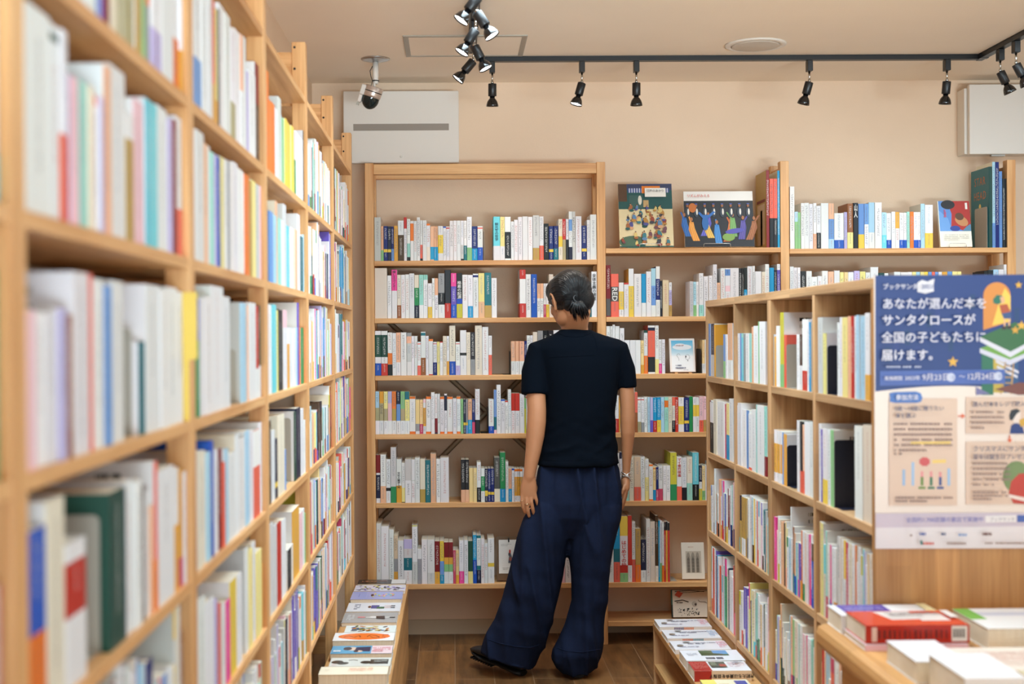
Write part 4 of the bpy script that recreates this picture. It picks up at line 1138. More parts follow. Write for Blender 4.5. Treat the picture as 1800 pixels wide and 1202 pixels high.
wire_stand('clear wire stand holding the dancing picture book', o.location.x + w * .45, SB[0] + .0004, 5.512, .115, tall=.09)
# climber book on bay three
z3 = SHELF_B[2][0]
o, w, h = standing('display_book', 'face-out book with a red and black climber above a cream band', 'book', (1653, 1709, 355), z3, 5.512, math.radians(10), .014, (238, 234, 224))
S = Sheet(w, h)
S.rect(0, 0, 1, 1, (240, 236, 222)); S.rect(.02, .34, 1, 1, (92, 140, 206)); S.poly([(.02, .34), (.4, .34), (.3, .62), (.02, .8)], (110, 160, 220))
S.poly([(.38, .42), (.75, .36), (1, .5), (1, 1), (.3, 1), (.42, .72)], (176, 48, 40)); S.ell(.32, .92, .22, .10, (40, 38, 42)); S.ell(.72, .56, .22, .1, (196, 136, 88), 14, -.5); S.ell(.66, .66, .14, .08, (98, 64, 44), 12, -.4)
S.ell(.5, .40, .16, .06, (52, 70, 150)); S.poly([(.72, .34), (1, .34), (1, .5), (.86, .44)], (88, 130, 160)); S.rect(.86, .82, .93, .96, (236, 230, 222))
S.lines_of_print(.12, .12, .9, .27, 4, (150, 144, 132), rnd, .25)
S.obj('printed_picture', o)
lettering('title_lettering', '生\n還\n劇', .012, flat((230, 70, 90)), o, on_sheet(.2, .72, w, h, .0045))
ws_ = wire_stand('tall wire stand behind the climber book', o.location.x + w * .5, z3 + .0004, 5.510, .075, tall=.172)
# sky card on the third middle shelf
o, w, h = standing('framed_card', 'white-bordered card with blue sky and two line-drawn balloons', 'card', (1178, 1222.5, 598), SB[2], 5.512, math.radians(12), .006, (240, 236, 232), 'frame')
S = Sheet(w, h)
S.rect(.0, .0, 1, 1, (240, 230, 224)); S.rect(.075, .03, .93, .94, (240, 240, 242))
for k in range(12): S.rect(.075, .94 - (k + 1) * .038, .93, .94 - k * .038, [int(a + (b - a) * k / 12) for a, b in zip((96, 186, 226), (236, 242, 246))])
S.ell(.5, .74, .38, .085, (238, 240, 244)); S.ell(.42, .8, .2, .05, (238, 240, 244))
def ring(S, u, v, a, b, t, c):
    S.line([(u + a * math.cos(2 * math.pi * k / 24), v + b * math.sin(2 * math.pi * k / 24)) for k in range(25)], t, c)
ring(S, .70, .44, .085, .075, .008, (60, 60, 70)); S.line([(.70, .365), (.70, .32)], .008, (60, 60, 70)); S.ell(.64, .45, .02, .03, (50, 50, 60), 10); S.ell(.71, .33, .018, .012, (50, 50, 60), 8)
S.line([(.36, .33), (.35, .40), (.28, .48), (.30, .53), (.37, .54), (.42, .50)], .008, (60, 60, 70))
S.lines_of_print(.2, .17, .62, .22, 1, (110, 116, 140), rnd, .7); S.lines_of_print(.2, .09, .9, .15, 1, (110, 116, 140), rnd, .7); S.lines_of_print(.5, .04, .85, .07, 1, (180, 180, 186), rnd, .5); S.lines_of_print(.22, .77, .8, .82, 1, (206, 176, 180), rnd, .7)
S.obj('printed_picture', o)
st = thing('display_stand', 'small wooden stand holding the sky card', 'display stand', (o.location.x + w / 2, 5.512, SB[2]))
m = MB(); [m.box(s_ * .03 - .006, -.012, .0004, s_ * .03 + .006, .05, .004) for s_ in (-1, 1)]; m.obj('foot', MATS['pine_y'], st)
m = MB(); M = Matrix.Rotation(math.radians(-12), 4, 'X'); m.box(-.036, .008, .006, .036, .012, .08, M=M); m.obj('back_rest', MATS['pine_z'], st)
# small figure print on a clip board, bottom braced shelf
z6 = SHELF_B[0][5]
o, w, h = standing('clip_board', 'white print of a small figure clipped to a brown board, half behind the customer', 'print', (873, 912, 948), z6, 5.515, math.radians(8), .006, (112, 84, 58), 'board')
S = Sheet(w, h); S.rect(.10, .16, 1, .93, (240, 236, 230)); S.lines_of_print(.2, .78, .7, .84, 2, (196, 190, 184), rnd, .5); S.lines_of_print(.25, .24, .75, .30, 2, (190, 186, 180), rnd, .5)
S.poly([(.52, .40), (.72, .40), (.7, .52), (.62, .66), (.56, .56)], (96, 96, 104)); S.ell(.6, .66, .04, .05, (196, 70, 56), 10); S.ell(.56, .6, .03, .04, (60, 60, 70), 10); S.ell(.62, .49, .06, .05, (150, 90, 80), 10)
S.obj('printed_sheet', o)
m = MB(); m.tube([(w * .55, -.002, h * .97), (w * .55, -.004, h * .88)], .003, 8); m.obj('clip', MATS['black_metal'], o)
# facade print
o, w, h = standing('framed_print', 'small framed pencil print of an arched stone building', 'framed print', (1199, 1239, 958), z6, 5.512, math.radians(10), .008, (232, 222, 206), 'frame')
S = Sheet(w, h); S.rect(.02, .02, .98, .98, (236, 226, 210)); S.rect(.18, .16, .86, .76, (200, 188, 170))
for k in range(3):
    u = .3 + k * .2
    S.poly([(u - .085, .18), (u + .085, .18), (u + .085, .6), (u + .05, .70), (u, .735), (u - .05, .70), (u - .085, .6)], (158, 148, 134)); S.poly([(u - .05, .18), (u + .05, .18), (u + .05, .54), (u, .62), (u - .05, .54)], (112, 104, 94))
    for q in range(5): S.line([(u - .08, .22 + q * .09), (u + .08, .22 + q * .09)], .006, (176, 166, 150))
S.lines_of_print(.3, .84, .7, .90, 1, (206, 176, 160), rnd, .5)
S.obj('printed_picture', o)
m = MB(); m.tube([(w * .3, .0095, h * .7), (w * .3, .05, .013)], .002, 8); m.obj('strut', MATS['black_metal'], o)
# forest picture book on the plinth shelf
o, w, h = standing('picture_book', 'face-out picture book with a black and white woodland drawing and red label', 'book', (1181, 1246, 1041), SB[6], 5.52, math.radians(12), .014, (36, 44, 40))
S = Sheet(w, h); S.rect(.035, 0, 1, .98, (232, 218, 200)); S.rect(0, .45, .035, .98, (70, 110, 96))
for k in range(60):
    u, v = rnd.uniform(.08, .75), rnd.uniform(.06, .32); S.ell(u, v, rnd.uniform(.01, .03), rnd.uniform(.008, .025), rnd.choice(((40, 40, 38), (70, 68, 62), (226, 214, 198))), 8, rnd.uniform(0, 3))
S.line([(.1, .93), (.5, .96), (.9, .92)], .02, (70, 66, 60)); S.line([(.2, .88), (.6, .9), (.98, .95)], .012, (60, 58, 54)); S.line([(.08, .58), (.3, .62), (.46, .55)], .022, (70, 66, 62)); S.ell(.62, .48, .07, .09, (196, 184, 168), 14); S.ell(.65, .46, .03, .045, (90, 84, 78), 10)
S.line([(.72, .62), (.76, .56), (.9, .55), (.96, .5)], .012, (120, 112, 102)); S.poly([(.09, .80), (.22, .70), (.32, .86), (.18, .96)], (206, 84, 56))
S.lines_of_print(.12, .5, .42, .56, 1, (80, 70, 64), rnd, .7)
S.obj('printed_picture', o)

# ------------------------------------------------------------------ bookends
GB = 'grey steel bookends'
def tx(x, y=450, Y=BY + .006): return at_y(x, y, Y).x
bookend('pale grey bookend closing the first run on the top braced shelf', 'steel_grey', 'B', tx(850.8, 450), SHELF_B[0][0], .13, .12, GB)
bookend('dark bookend before the small peach books on the third braced shelf', 'dark_steel', 'B', tx(896.9, 655), SHELF_B[0][2], .10, .11, 'dark bookends', flip=-1)
bookend('dark bookend before the white and blue book on the fourth braced shelf', 'dark_steel', 'B', tx(857.4, 760), SHELF_B[0][3], .11, .11, 'dark bookends', flip=-1)
bookend('dark bookend beside the sky card', 'dark_steel', 'B', tx(1232.5, 655), SHELF_B[1][2], .105, .10, 'dark bookends', flip=-1)
bookend('grey bookend whose foot shows beside the framed stone print', 'steel_grey', 'B', tx(1178.6, 1020), SHELF_B[1][5], .12, .11, GB)
bookend('large pale grey bookend with cut-out before the star book', 'steel_grey', 'B', tx(1737.0, 430), SHELF_B[2][0], .178, .13, GB, flip=-1)
def beside(row, x, y):
    """a hair's breadth on the viewer's side of the book that stands at this point of the photograph"""
    if row[0] == 's':
        Y = at_x(x, y, LX - .008).y
        b_ = min((B for B in BOOKS if B['row'] == row), key=lambda B: abs(B['M'].translation.y - Y))
        return b_['M'].translation.y - .0035
    Y = at_x(x, y, RX + .008).y
    b_ = min((B for B in BOOKS if B['row'] == row), key=lambda B: abs(B['M'].translation.y - B['w'] - Y))
    return -(b_['M'].translation.y - b_['w'] - .0025)
bookend('grey bookend in the third row of the second side bay', 'steel_grey', 'L', beside('s1r3', 247, 700), SHELF_L[3], .142, .13, GB, flip=-1)
bookend('grey bookend in the third row of the third side bay', 'steel_grey', 'L', beside('s2r3', 425, 650), SHELF_L[3], .105, .12, GB, flip=-1)
bookend('grey bookend beside the dark green book in the second side bay', 'steel_grey', 'L', beside('s1r4', 192.5, 1000), SHELF_L[4], .165, .13, GB, flip=-1)
bookend('grey bookend in the fourth row of the fourth side bay', 'steel_grey', 'L', beside('s3r4', 519, 800), SHELF_L[4], .165, .13, GB, flip=-1)
for c, r, x, hh, mt, lab in ((0, 0, 1257.4, .115, 'steel_grey', 'grey bookend in the top far cubby'), (2, 0, 1381.0, .125, 'steel_grey', 'grey bookend before the coral book in the third cubby'), (3, 0, 1453, .125, 'navy_steel', 'navy bookend in the top cubby nearest the poster'),
                             (2, 1, 1382.2, .118, 'navy_steel', 'navy bookend beside the amber set in the cubby bookcase'), (3, 1, 1465.2, .170, 'navy_steel', 'navy bookend before the green book in the cubby bookcase')):
    bookend(lab, mt, 'R', beside('c%dr%d' % (c, r), x, 640 if r == 0 else 820), SHELF_R[r], hh, .14, 'navy bookends' if 'navy' in mt else GB, flip=1, out=.008)

ic = thing('index_card', 'yellow divider card sticking out beside the post of the long side bookcase', 'divider card', (LX, 1.9750, 0))
m = MB()
for y in (-.0003, .0003):
    q = [(-.13, y, 1.2015), (-.0015, y, 1.2015), (-.0015, y, 1.295), (.0115, y, 1.297), (.0115, y, 1.398), (.0100, y, 1.400), (-.13, y, 1.400)]
    m.face(q if y < 0 else q[::-1])
m.obj('card', flat((236, 204, 92)), ic)

# ------------------------------------------------------------------ books lying flat
def flat_book(name, label, xl, xr, yn, yf, zt, zb, cover_rgb, art=None, group=None, xmin=None, xmax=None, spine_rgb=None, side='near', soft=.0009, wd=None):
    a, b, c = at_z(xl, yn, zt), at_z(xr, yn, zt), at_z((xl + xr) / 2, yf, zt)
    x0, x1, y0, y1 = a.x, b.x, (a.y + b.y) / 2, c.y
    if xmin is not None: x0 = max(x0, xmin)
    if xmax is not None: x1 = min(x1, xmax)
    o = thing(name, label, 'book', (x0, y0, zb + .0003), group)
    w, d, h = x1 - x0, y1 - y0, zt - zb - .0006
    m = MB(); cv = lin(cover_rgb); sp = lin(spine_rgb or cover_rgb)
    m.box(0, 0, h - soft, w, d, h, cv); m.box(0, 0, 0, w, d, soft, cv)
    if side == 'near': m.box(0, -.0009, 0, w, -.0001, h, sp)
    elif side == 'far': m.box(0, d + .0001, 0, w, d + .0009, h, sp)
    elif side == 'right': m.box(w + .0001, 0, 0, w + .0009, d, h, sp)
    m.obj('cover', GLOSSY, o, paint=True)
    m = MB(); m.box(.001, .001, soft + .0001, w - .001, d - .001, h - soft - .0001)
    m.obj('page_block', PAGES, o)
    if art:
        S = Sheet(w, d); art(S)
        for v in range(len(S.m.v)):
            x, y, z_ = S.m.v[v]; S.m.v[v] = (x, z_, h - y)       # lay the print on the cover
        S.obj('cover_print', o, GLOSSY)
    return o, w, d, h


LBG = 'flat books on the low bench'
rnd = random.Random(5)
def zx(x): return 400 + x / 5.294
def zy(y): return 975 + y / 5.294
def a_dark(S):
    S.rect(0, 0, .7, 1, (40, 36, 36)); S.rect(.7, 0, 1, 1, (222, 220, 220)); S.lines_of_print(.08, .3, .6, .7, 2, (190, 120, 90), rnd, .5)
def a_pattern(S):
    S.rect(0, 0, 1, 1, (226, 222, 238))
    for k in range(70): S.ell(rnd.random() * .94 + .03, rnd.random() * .86 + .07, rnd.uniform(.008, .03), rnd.uniform(.03, .1), rnd.choice(((40, 36, 50), (232, 220, 80), (150, 130, 200), (60, 50, 70))), 7, rnd.uniform(0, 3))
def a_lav(S):
    S.rect(0, 0, 1, 1, (166, 172, 222)); S.rect(.3, .05, .305, .95, (186, 190, 230)); S.line([(.15, .3), (.15, .75)], .006, (110, 116, 180))
    for k in range(28): S.ell(rnd.uniform(.42, .85), .5 + rnd.uniform(-.22, .22), .02, .07, rnd.choice(((226, 150, 190), (236, 214, 120), (120, 190, 200), (220, 110, 150))), 7)
    S.ell(.41, .5, .03, .13, (60, 40, 60), 10)
def a_fig(S):
    S.rect(0, 0, 1, 1, (236, 236, 242)); S.lines_of_print(.13, .2, .24, .85, 4, (110, 110, 130), rnd, .6)
    S.ell(.42, .5, .03, .12, (90, 60, 50), 10); S.rect(.45, .32, .6, .68, (70, 80, 150)); S.rect(.56, .3, .7, .5, (60, 110, 70)); S.rect(.7, .38, .82, .44, (226, 190, 180)); S.rect(.7, .56, .82, .62, (226, 190, 180)); S.rect(.82, .36, .9, .44, (40, 40, 50)); S.rect(.82, .56, .9, .64, (40, 40, 50))
def a_grey(S):
    S.rect(0, 0, 1, 1, (178, 174, 172)); S.lines_of_print(.07, .2, .2, .8, 4, (214, 212, 214), rnd, .6); S.rect(.42, .44, .9, .52, (230, 226, 222)); S.ell(.56, .5, .08, .09, (236, 232, 230)); S.poly([(.62, .35), (.78, .3), (.76, .62), (.6, .6)], (60, 46, 44)); S.rect(.27, .44, .4, .56, (226, 150, 150)); S.rect(.86, .42, .96, .5, (50, 44, 44))
def a_col(S):
    S.rect(0, 0, 1, 1, (226, 234, 232))
    for k in range(40): S.ell(rnd.uniform(.16, .85), rnd.uniform(.12, .85), .03, .12, rnd.choice(((214, 176, 70), (90, 110, 70), (60, 90, 150), (200, 120, 60), (90, 60, 50), (226, 214, 170))), 8, rnd.uniform(0, 3))
def a_orange(S):
    S.rect(0, 0, 1, 1, (238, 236, 236)); S.ell(.5, .52, .43, .42, (240, 118, 44), 30)
    for p in ([(.16, .45), (.25, .6), (.34, .4), (.42, .62), (.44, .45)], [(.55, .5), (.6, .7), (.7, .6), (.76, .4), (.66, .35), (.6, .48)]): S.line(p, .016, (60, 34, 26))
    S.lines_of_print(.8, .25, .9, .8, 3, (190, 80, 40), rnd, .5)
def a_blue(S):
    S.rect(0, 0, .66, 1, (92, 160, 196)); S.rect(.66, 0, 1, 1, (232, 206, 210)); S.ell(.33, .6, .1, .22, (226, 196, 176), 14); S.ell(.26, .62, .07, .22, (50, 44, 54), 14); S.poly([(.38, .3), (.64, .25), (.64, .85), (.4, .8)], (44, 52, 84)); S.ell(.45, .28, .07, .13, (226, 196, 176), 12); S.ell(.41, .3, .04, .13, (50, 44, 54), 12)
    S.lines_of_print(.68, .15, .97, .8, 3, (206, 120, 130), rnd, .5); S.lines_of_print(.04, .15, .24, .4, 1, (226, 236, 240), rnd, .7)
def a_ink(S):
    S.rect(0, 0, 1, 1, (214, 214, 206)); S.ell(.12, .5, .1, .2, (40, 42, 40), 14); S.ell(.22, .35, .1, .14, (56, 58, 54), 12, .5); S.rect(.66, .25, .96, .8, (58, 60, 58)); S.ell(.6, .45, .1, .18, (40, 42, 40), 12)
    S.line([(.3, .7), (.38, .75), (.45, .68)], .03, (60, 60, 56)); S.lines_of_print(.72, .4, .94, .7, 4, (214, 214, 206), rnd, .3); S.line([(.05, .1), (.12, .12)], .012, (220, 70, 90))
def a_cream(S):
    S.rect(0, 0, 1, 1, (240, 228, 204)); S.lines_of_print(.42, .3, .78, .85, 5, (236, 176, 150), rnd, .4); S.lines_of_print(.08, .4, .18, .5, 1, (190, 176, 150), rnd, .5)
for nm, lab, xl, xr, yn, yf, th, rgb, art in (
        ('paperback', 'black-covered book with white end, farthest on the low bench', 1210, 1655, 268, 230, .014, (40, 36, 36), a_dark),
        ('paperback', 'white book dotted with black, yellow and lavender marks on the low bench', 1175, 1650, 335, 282, .012, (226, 222, 238), a_pattern),
        ('paperback', 'lavender-blue book with a drawn figure on the low bench', 1085, 1620, 412, 342, .017, (166, 172, 222), a_lav),
        ('paperback', 'white book showing a figure with long pale legs on the low bench', 1045, 1600, 526, 446, .013, (236, 236, 242), a_fig),
        ('paperback', 'grey book with a lying dark-skirted figure on the low bench', 1025, 1570, 630, 536, .014, (178, 174, 172), a_grey),
        ('paperback', 'pale book with a colourful animal crowd on the low bench', 1085, 1560, 720, 657, .016, (226, 234, 232), a_col),
        ('paperback', 'white book with a big orange oval on the low bench', 975, 1545, 797, 724, .030, (238, 236, 236), a_orange),
        ('paperback', 'blue and pink book with two drawn faces on the low bench', 955, 1525, 917, 845, .026, (92, 160, 196), a_blue),
        ('paperback', 'grey-white book with black ink shapes on the low bench', 940, 1510, 1036, 957, .026, (214, 214, 206), a_ink),
        ('hardcover', 'thick cream book lying nearest the viewer on the low bench', 845, 1485, 1112, 1040, .048, (240, 228, 204), a_cream)):
    zt = LBZ + th
    flat_book(nm, lab, zx(xl), zx(xr), zy(yn), zy(yf), zt, LBZ, rgb, art, LBG, xmin=-.396, xmax=-.1905, side='far')

RBG = 'pale travel books on the open bench'
def yx(x): return 1130 + x / 5.294
def yy_(y): return 1000 + y / 5.294
def a_travel(tint):
    def f(S):
        S.rect(0, 0, 1, 1, (236, 236, 242)); S.lines_of_print(.30, .55, .82, .8, 2, (120, 120, 140), rnd, .5); S.lines_of_print(.12, .2, .7, .35, 1, (170, 170, 190), rnd, .5); S.lines_of_print(.82, .15, .98, .85, 4, tint, rnd, .4); S.ell(.13, .38, .06, .09, (150, 140, 130), 12); S.ell(.28, .75, .07, .06, (120, 124, 120), 12)
    return f
def a_land(S):
    S.rect(0, 0, 1, 1, (236, 236, 242)); S.rect(.32, .45, .8, .95, (92, 110, 84)); S.rect(.55, .6, .8, .95, (110, 160, 210)); S.poly([(.32, .45), (.8, .45), (.7, .62), (.5, .7), (.32, .8)], (70, 90, 60)); S.lines_of_print(.36, .12, .85, .34, 1, (60, 66, 80), rnd, .8); S.lines_of_print(.08, .4, .26, .7, 3, (190, 190, 200), rnd, .4)
def a_red(S):
    S.rect(0, 0, 1, 1, (238, 238, 242)); S.rect(0, 0, .32, 1, (178, 44, 40)); S.lines_of_print(.03, .1, .29, .9, 6, (226, 130, 120), rnd, .3); S.rect(.34, .3, .62, .85, (84, 90, 76)); S.rect(.5, .35, .62, .6, (176, 84, 70)); S.rect(.36, .5, .46, .8, (120, 130, 110)); S.lines_of_print(.66, .2, .96, .8, 4, (190, 120, 130), rnd, .3); S.lines_of_print(.75, .6, .95, .9, 2, (90, 96, 120), rnd, .6)
def a_yel(S):
    S.rect(0, 0, 1, 1, (240, 226, 120)); S.rect(.3, .1, 1, 1, (240, 232, 200)); S.rect(.34, .4, .55, .8, (230, 160, 70)); S.rect(.7, .7, .95, .95, (70, 80, 160)); S.ell(.2, .3, .1, .15, (226, 150, 180))
def side_marks(o, w, h, u0, u1, cols, rows=1):
    m = MB(); n = 16
    for k in range(n):
        u = u0 + (u1 - u0) * k / n
        m.face([(w * u, -.0011, h * .2), (w * (u + (u1 - u0) / n * .7), -.0011, h * .2), (w * (u + (u1 - u0) / n * .7), -.0011, h * .9), (w * u, -.0011, h * .9)], lin(cols[k * len(cols) // n]))
    m.obj('spine_print', PAPER, o, paint=True)
for lab, xl, xr, yn, yf, th, rgb, art, marks in (
        ('white travel book with violet and orange spine marks, farthest on the open bench', 135, 672, 536, 464, .018, (236, 236, 242), a_travel((236, 150, 170)), (.28, .66, ((110, 100, 140), (226, 140, 100)))),
        ('white travel book with red and teal spine marks on the open bench', 208, 762, 642, 564, .017, (236, 236, 242), a_travel((150, 190, 226)), (.28, .67, ((206, 120, 100), (110, 160, 180)))),
        ('white travel book with pink print, third along the open bench', 285, 845, 748, 666, .016, (236, 236, 242), a_travel((236, 150, 170)), None),
        ('white book with a mountain landscape photo on the open bench', 345, 958, 850, 752, .032, (236, 236, 242), a_land, None)):
    o, w, d, h = flat_book('paperback', lab, yx(xl), yx(xr), yy_(yn), yy_(yf), RBZ + th, RBZ, rgb, art, RBG, xmin=RB0 + .001, xmax=RB1 - .012, spine_rgb=(232, 228, 226))
    if marks: side_marks(o, w, h, *marks)
o, w, d, h = flat_book('hardcover', 'white hardcover with red paper band and dark spine lettering on the open bench', yx(435), yx(1016), yy_(945), yy_(858), RBZ + .034, RBZ, (238, 238, 242), a_red, RBG, xmin=RB0 + .001, xmax=RB1 - .012, spine_rgb=(236, 214, 186))
m = MB(); m.box(0, -.0014, 0, w * .30, -.001, h); m.obj('paper_band', flat((178, 44, 40), .35), o)
lettering('title_lettering', '海賊たちは黄金を目指す', .0128, flat((36, 34, 36)), o, Matrix.Translation((w * .65, -.0013, h * .52)) @ UP @ Matrix.Rotation(math.pi, 4, 'Z'), bold=.0003)
flat_book('paperback', 'yellow and cream book nearest the viewer on the open bench', yx(520), yx(1150), 1235, 1194, RBZ + .030, RBZ, (240, 226, 120), a_yel, RBG, xmin=RB0 + .001, xmax=RB1 - .012)

# ------------------------------------------------------------------ front table
TBZ = .68
tb = thing('display_table', 'wooden display table with rounded edge in front of the poster end', 'table', (1.35, 2.2, 0))
boxpart('table_top', MATS['table_y'], tb, .808, 1.35, TBZ - .055, 1.95, 2.872, TBZ, .018)
boxpart('leg_panel', MATS['table_y'], tb, .86, 1.45, 0, .885, 2.84, TBZ - .0555, .002)
boxpart('leg_panel', MATS['table_y'], tb, 1.87, 1.45, 0, 1.895, 2.84, TBZ - .0555, .002)
boxpart('stretcher', MATS['table_y'], tb, .8855, 2.60, .30, 1.8695, 2.62, .40, .002)
TG = 'books laid out on the front table'
def table_book(name, label, x0, x1, y0, y1, z0, z1, rgb, art=None, side='near', spine=None):
    o = thing(name, label, 'book', (x0, y0, z0 + .0003), TG)
    w, d, h = x1 - x0, y1 - y0, z1 - z0 - .0006
    m = MB(); cv = lin(rgb); sp = lin(spine or rgb); t = .0012
    m.box(0, 0, h - t, w, d, h, cv); m.box(0, 0, 0, w, d, t, cv)
    if side == 'near': m.box(0, -.001, 0, w, -.0001, h, sp)
    if side == 'right': m.box(w + .0001, 0, 0, w + .001, d, h, sp)
    m.obj('cover', GLOSSY, o, paint=True)
    m = MB(); m.box(.002, .002, t + .0001, w - .002, d - .002, h - t - .0001); m.obj('page_block', PAGES, o)
    if art:
        S = Sheet(w, d); art(S)
        S.m.v = [(x, z_, h - y) for x, y, z_ in S.m.v]
        S.obj('cover_print', o, GLOSSY)
    return o, w, d, h
def a_purple(S):
    S.rect(0, 0, 1, 1, (236, 234, 236)); S.rect(.08, 0, .56, 1, (88, 78, 168)); S.lines_of_print(.12, .2, .5, .8, 3, (150, 140, 206), rnd, .4); S.rect(.9, 0, 1, 1, (236, 220, 170))
def a_redcov(S):
    S.rect(0, 0, 1, 1, (206, 66, 44)); S.poly([(.26, .95), (.62, .98), (.66, .42), (.34, .38)], (228, 220, 216)); S.rect(.62, .3, .9, .8, (226, 216, 212)); S.lines_of_print(.36, .48, .88, .9, 4, (120, 112, 116), rnd, .4); S.rect(.92, .4, 1, .9, (236, 226, 222))
table_book('paperback', 'purple and white book behind the red one on the front table', .835, 1.055, 2.755, 2.862, TBZ, TBZ + .040, (236, 234, 236), a_purple)
o, w, d, h = table_book('hardcover', 'thick red book with white labels on the front table', .842, 1.056, 2.615, 2.750, TBZ + .0125, TBZ + .050, (206, 66, 44), a_redcov, spine=(176, 40, 28))
m = MB()
for k in range(14): m.box(w * (.12 + k * .05), -.0014, h * .25, w * (.12 + k * .05 + rnd.uniform(.012, .03)), -.00105, h * .75, lin((110, 24, 20)))
m.box(w * .83, -.0014, h * .1, w * .98, -.00105, h * .95, lin((226, 220, 214)))
for k in range(4): m.box(w * (.845 + k * .03), -.0017, h * .3, w * (.862 + k * .03), -.00145, h * .8, lin((60, 56, 56)))
m.box(w * .06, -.0014, h * .1, w * .11, -.00105, h * .9, lin((220, 190, 180)))
m.obj('spine_print', PAPER, o, paint=True)
table_book('paperback', 'pink and white book underneath the thick red book', .838, 1.050, 2.605, 2.752, TBZ, TBZ + .0125, (236, 226, 230), None, spine=(232, 190, 206))
table_book('paperback', 'small white book just before the thick red book', .852, .948, 2.355, 2.52, TBZ, TBZ + .042, (232, 232, 236), None, side='right')
table_book('paperback', 'thick small white book nearest the viewer on the front table', .866, .972, 2.165, 2.335, TBZ, TBZ + .062, (234, 234, 236), None)
table_book('paperback', 'pale pink book with fine print beside the white ones', .968, 1.21, 2.37, 2.545, TBZ, TBZ + .020, (232, 218, 206), lambda S: (S.rect(0, 0, 1, 1, (232, 218, 206)), S.lines_of_print(.1, .2, .9, .8, 6, (216, 180, 170), rnd, .4)))
def a_green(S):
    S.rect(0, 0, 1, 1, (238, 238, 238)); S.rect(0, .45, .16, 1, (110, 184, 84)); S.rect(.16, .62, 1, .8, (206, 210, 226))
table_book('paperback', 'white book with green corner farthest along the front table', 1.088, 1.31, 2.60, 2.79, TBZ, TBZ + .045, (238, 238, 238), a_green, side='far')
def a_rust(S):
    S.rect(0, 0, 1, 1, (226, 206, 196))
    for k in range(30): S.ell(rnd.uniform(.2, .95), rnd.uniform(.1, .9), .07, .07, rnd.choice(((170, 96, 66), (190, 120, 90), (226, 206, 196), (150, 84, 60))), 9, rnd.uniform(0, 3))
table_book('paperback', 'book with rust-brown mottled cover on the front table', 1.226, 1.42, 2.36, 2.57, TBZ, TBZ + .036, (226, 206, 196), a_rust, side='far')
table_book('hardcover', 'glossy olive-gold book in the front corner of the table', 1.03, 1.26, 2.15, 2.335, TBZ, TBZ + .030, (206, 188, 140), lambda S: (S.rect(0, 0, 1, 1, (214, 202, 168)), S.rect(0, .1, 1, .35, (196, 170, 96))), spine=(176, 158, 100))

# ------------------------------------------------------------------ the poster on the bookcase end
PY = RY[4] - .0135
def pp(x, y):
    p = at_y(x, y, PY); return p
p0 = pp(1538.6, 964); pw = .42; ph = pp(1538.6, 484).z - p0.z
po = thing('poster', 'large blue and beige charity reading poster fixed to the cubby bookcase end', 'poster', (p0.x, PY, p0.z))
m = MB(); m.box(0, 0, 0, pw, .0012, ph); m.obj('sheet', flat((232, 214, 200), .3), po)
S = Sheet(pw, ph)
def U(x, y):
    p = pp(x, y); return ((p.x - p0.x) / pw, (p.z - p0.z) / ph)
def PP(pts, rgb): S.poly([U(*p) for p in pts], rgb)
NAVY = (38, 62, 122)
arc = [(1538.6 + 330 * k / 24, 688 - 10 * math.sin(math.pi * min(1, k / 20)) + (0 if k < 14 else (k - 14) * .3)) for k in range(25)]
PP([(1538.6, 484)] + arc + [(1868, 482)], NAVY)
for k in range(16):
    x = 1552 + k * 19 + rnd.uniform(-5, 5); y = 500 + rnd.uniform(0, 150); PP([(x, y), (x + 9, y), (x + 9, y + 26), (x, y + 26)], (44, 64, 128) if k % 2 else (36, 66, 112))
def art_book(x, y, w, h, top, page):
    PP([(x, y), (x + w * .55, y - h * .5), (x + w, y - h * .08), (x + w * .48, y + h * .5)], top)
    PP([(x, y), (x + w * .48, y + h * .5), (x + w * .48, y + h * .5 + 10), (x, y + 8)], page); PP([(x + w * .48, y + h * .5), (x + w, y - h * .08), (x + w, y + 2), (x + w * .48, y + h * .5 + 10)], page)
PP([(1725, 694), (1725, 620), (1746, 620), (1746, 694)], (46, 110, 84)); PP([(1746, 690), (1746, 626), (1764, 626), (1764, 690)], (196, 170, 70)); PP([(1764, 690), (1764, 630), (1790, 630), (1790, 690)], (48, 84, 130))
art_book(1722, 612, 110, 40, (110, 160, 70), (206, 206, 222))
PP([(1728, 580), (1728, 525)] + [(1752 + 24 * math.cos(math.pi * (1 - k / 12)), 520 - 24 * math.sin(math.pi * k / 12)) for k in range(13)] + [(1776, 525), (1776, 565)], (214, 138, 62))
PP([(1744, 572), (1756, 530), (1766, 506), (1776, 520), (1776, 565)], (240, 196, 84))
art_book(1722, 592, 112, 52, (54, 104, 62), (214, 212, 224))
PP([(1745, 526), (1752, 518), (1762, 520), (1764, 530), (1754, 535), (1746, 533)], (40, 110, 90)); PP([(1757, 522), (1764, 521), (1766, 531), (1760, 534)], (222, 170, 130))       # child reading on the book pile
PP([(1756, 536), (1770, 534), (1776, 548), (1760, 552)], (176, 84, 50)); PP([(1760, 551), (1776, 548), (1778, 560), (1764, 560)], (60, 84, 130)); PP([(1764, 560), (1767, 560), (1767, 575), (1764, 575)], (226, 176, 140)); PP([(1772, 560), (1775, 560), (1775, 574), (1772, 574)], (226, 176, 140)); PP([(1761, 574), (1768, 573), (1768, 579), (1760, 579)], (60, 44, 50)); PP([(1770, 573), (1777, 572), (1777, 578), (1769, 578)], (60, 44, 50))
PP([(1750, 632), (1790, 652), (1790, 657), (1750, 637)], (214, 212, 224)); PP([(1752, 642), (1788, 660), (1788, 665), (1752, 647)], (214, 212, 224))
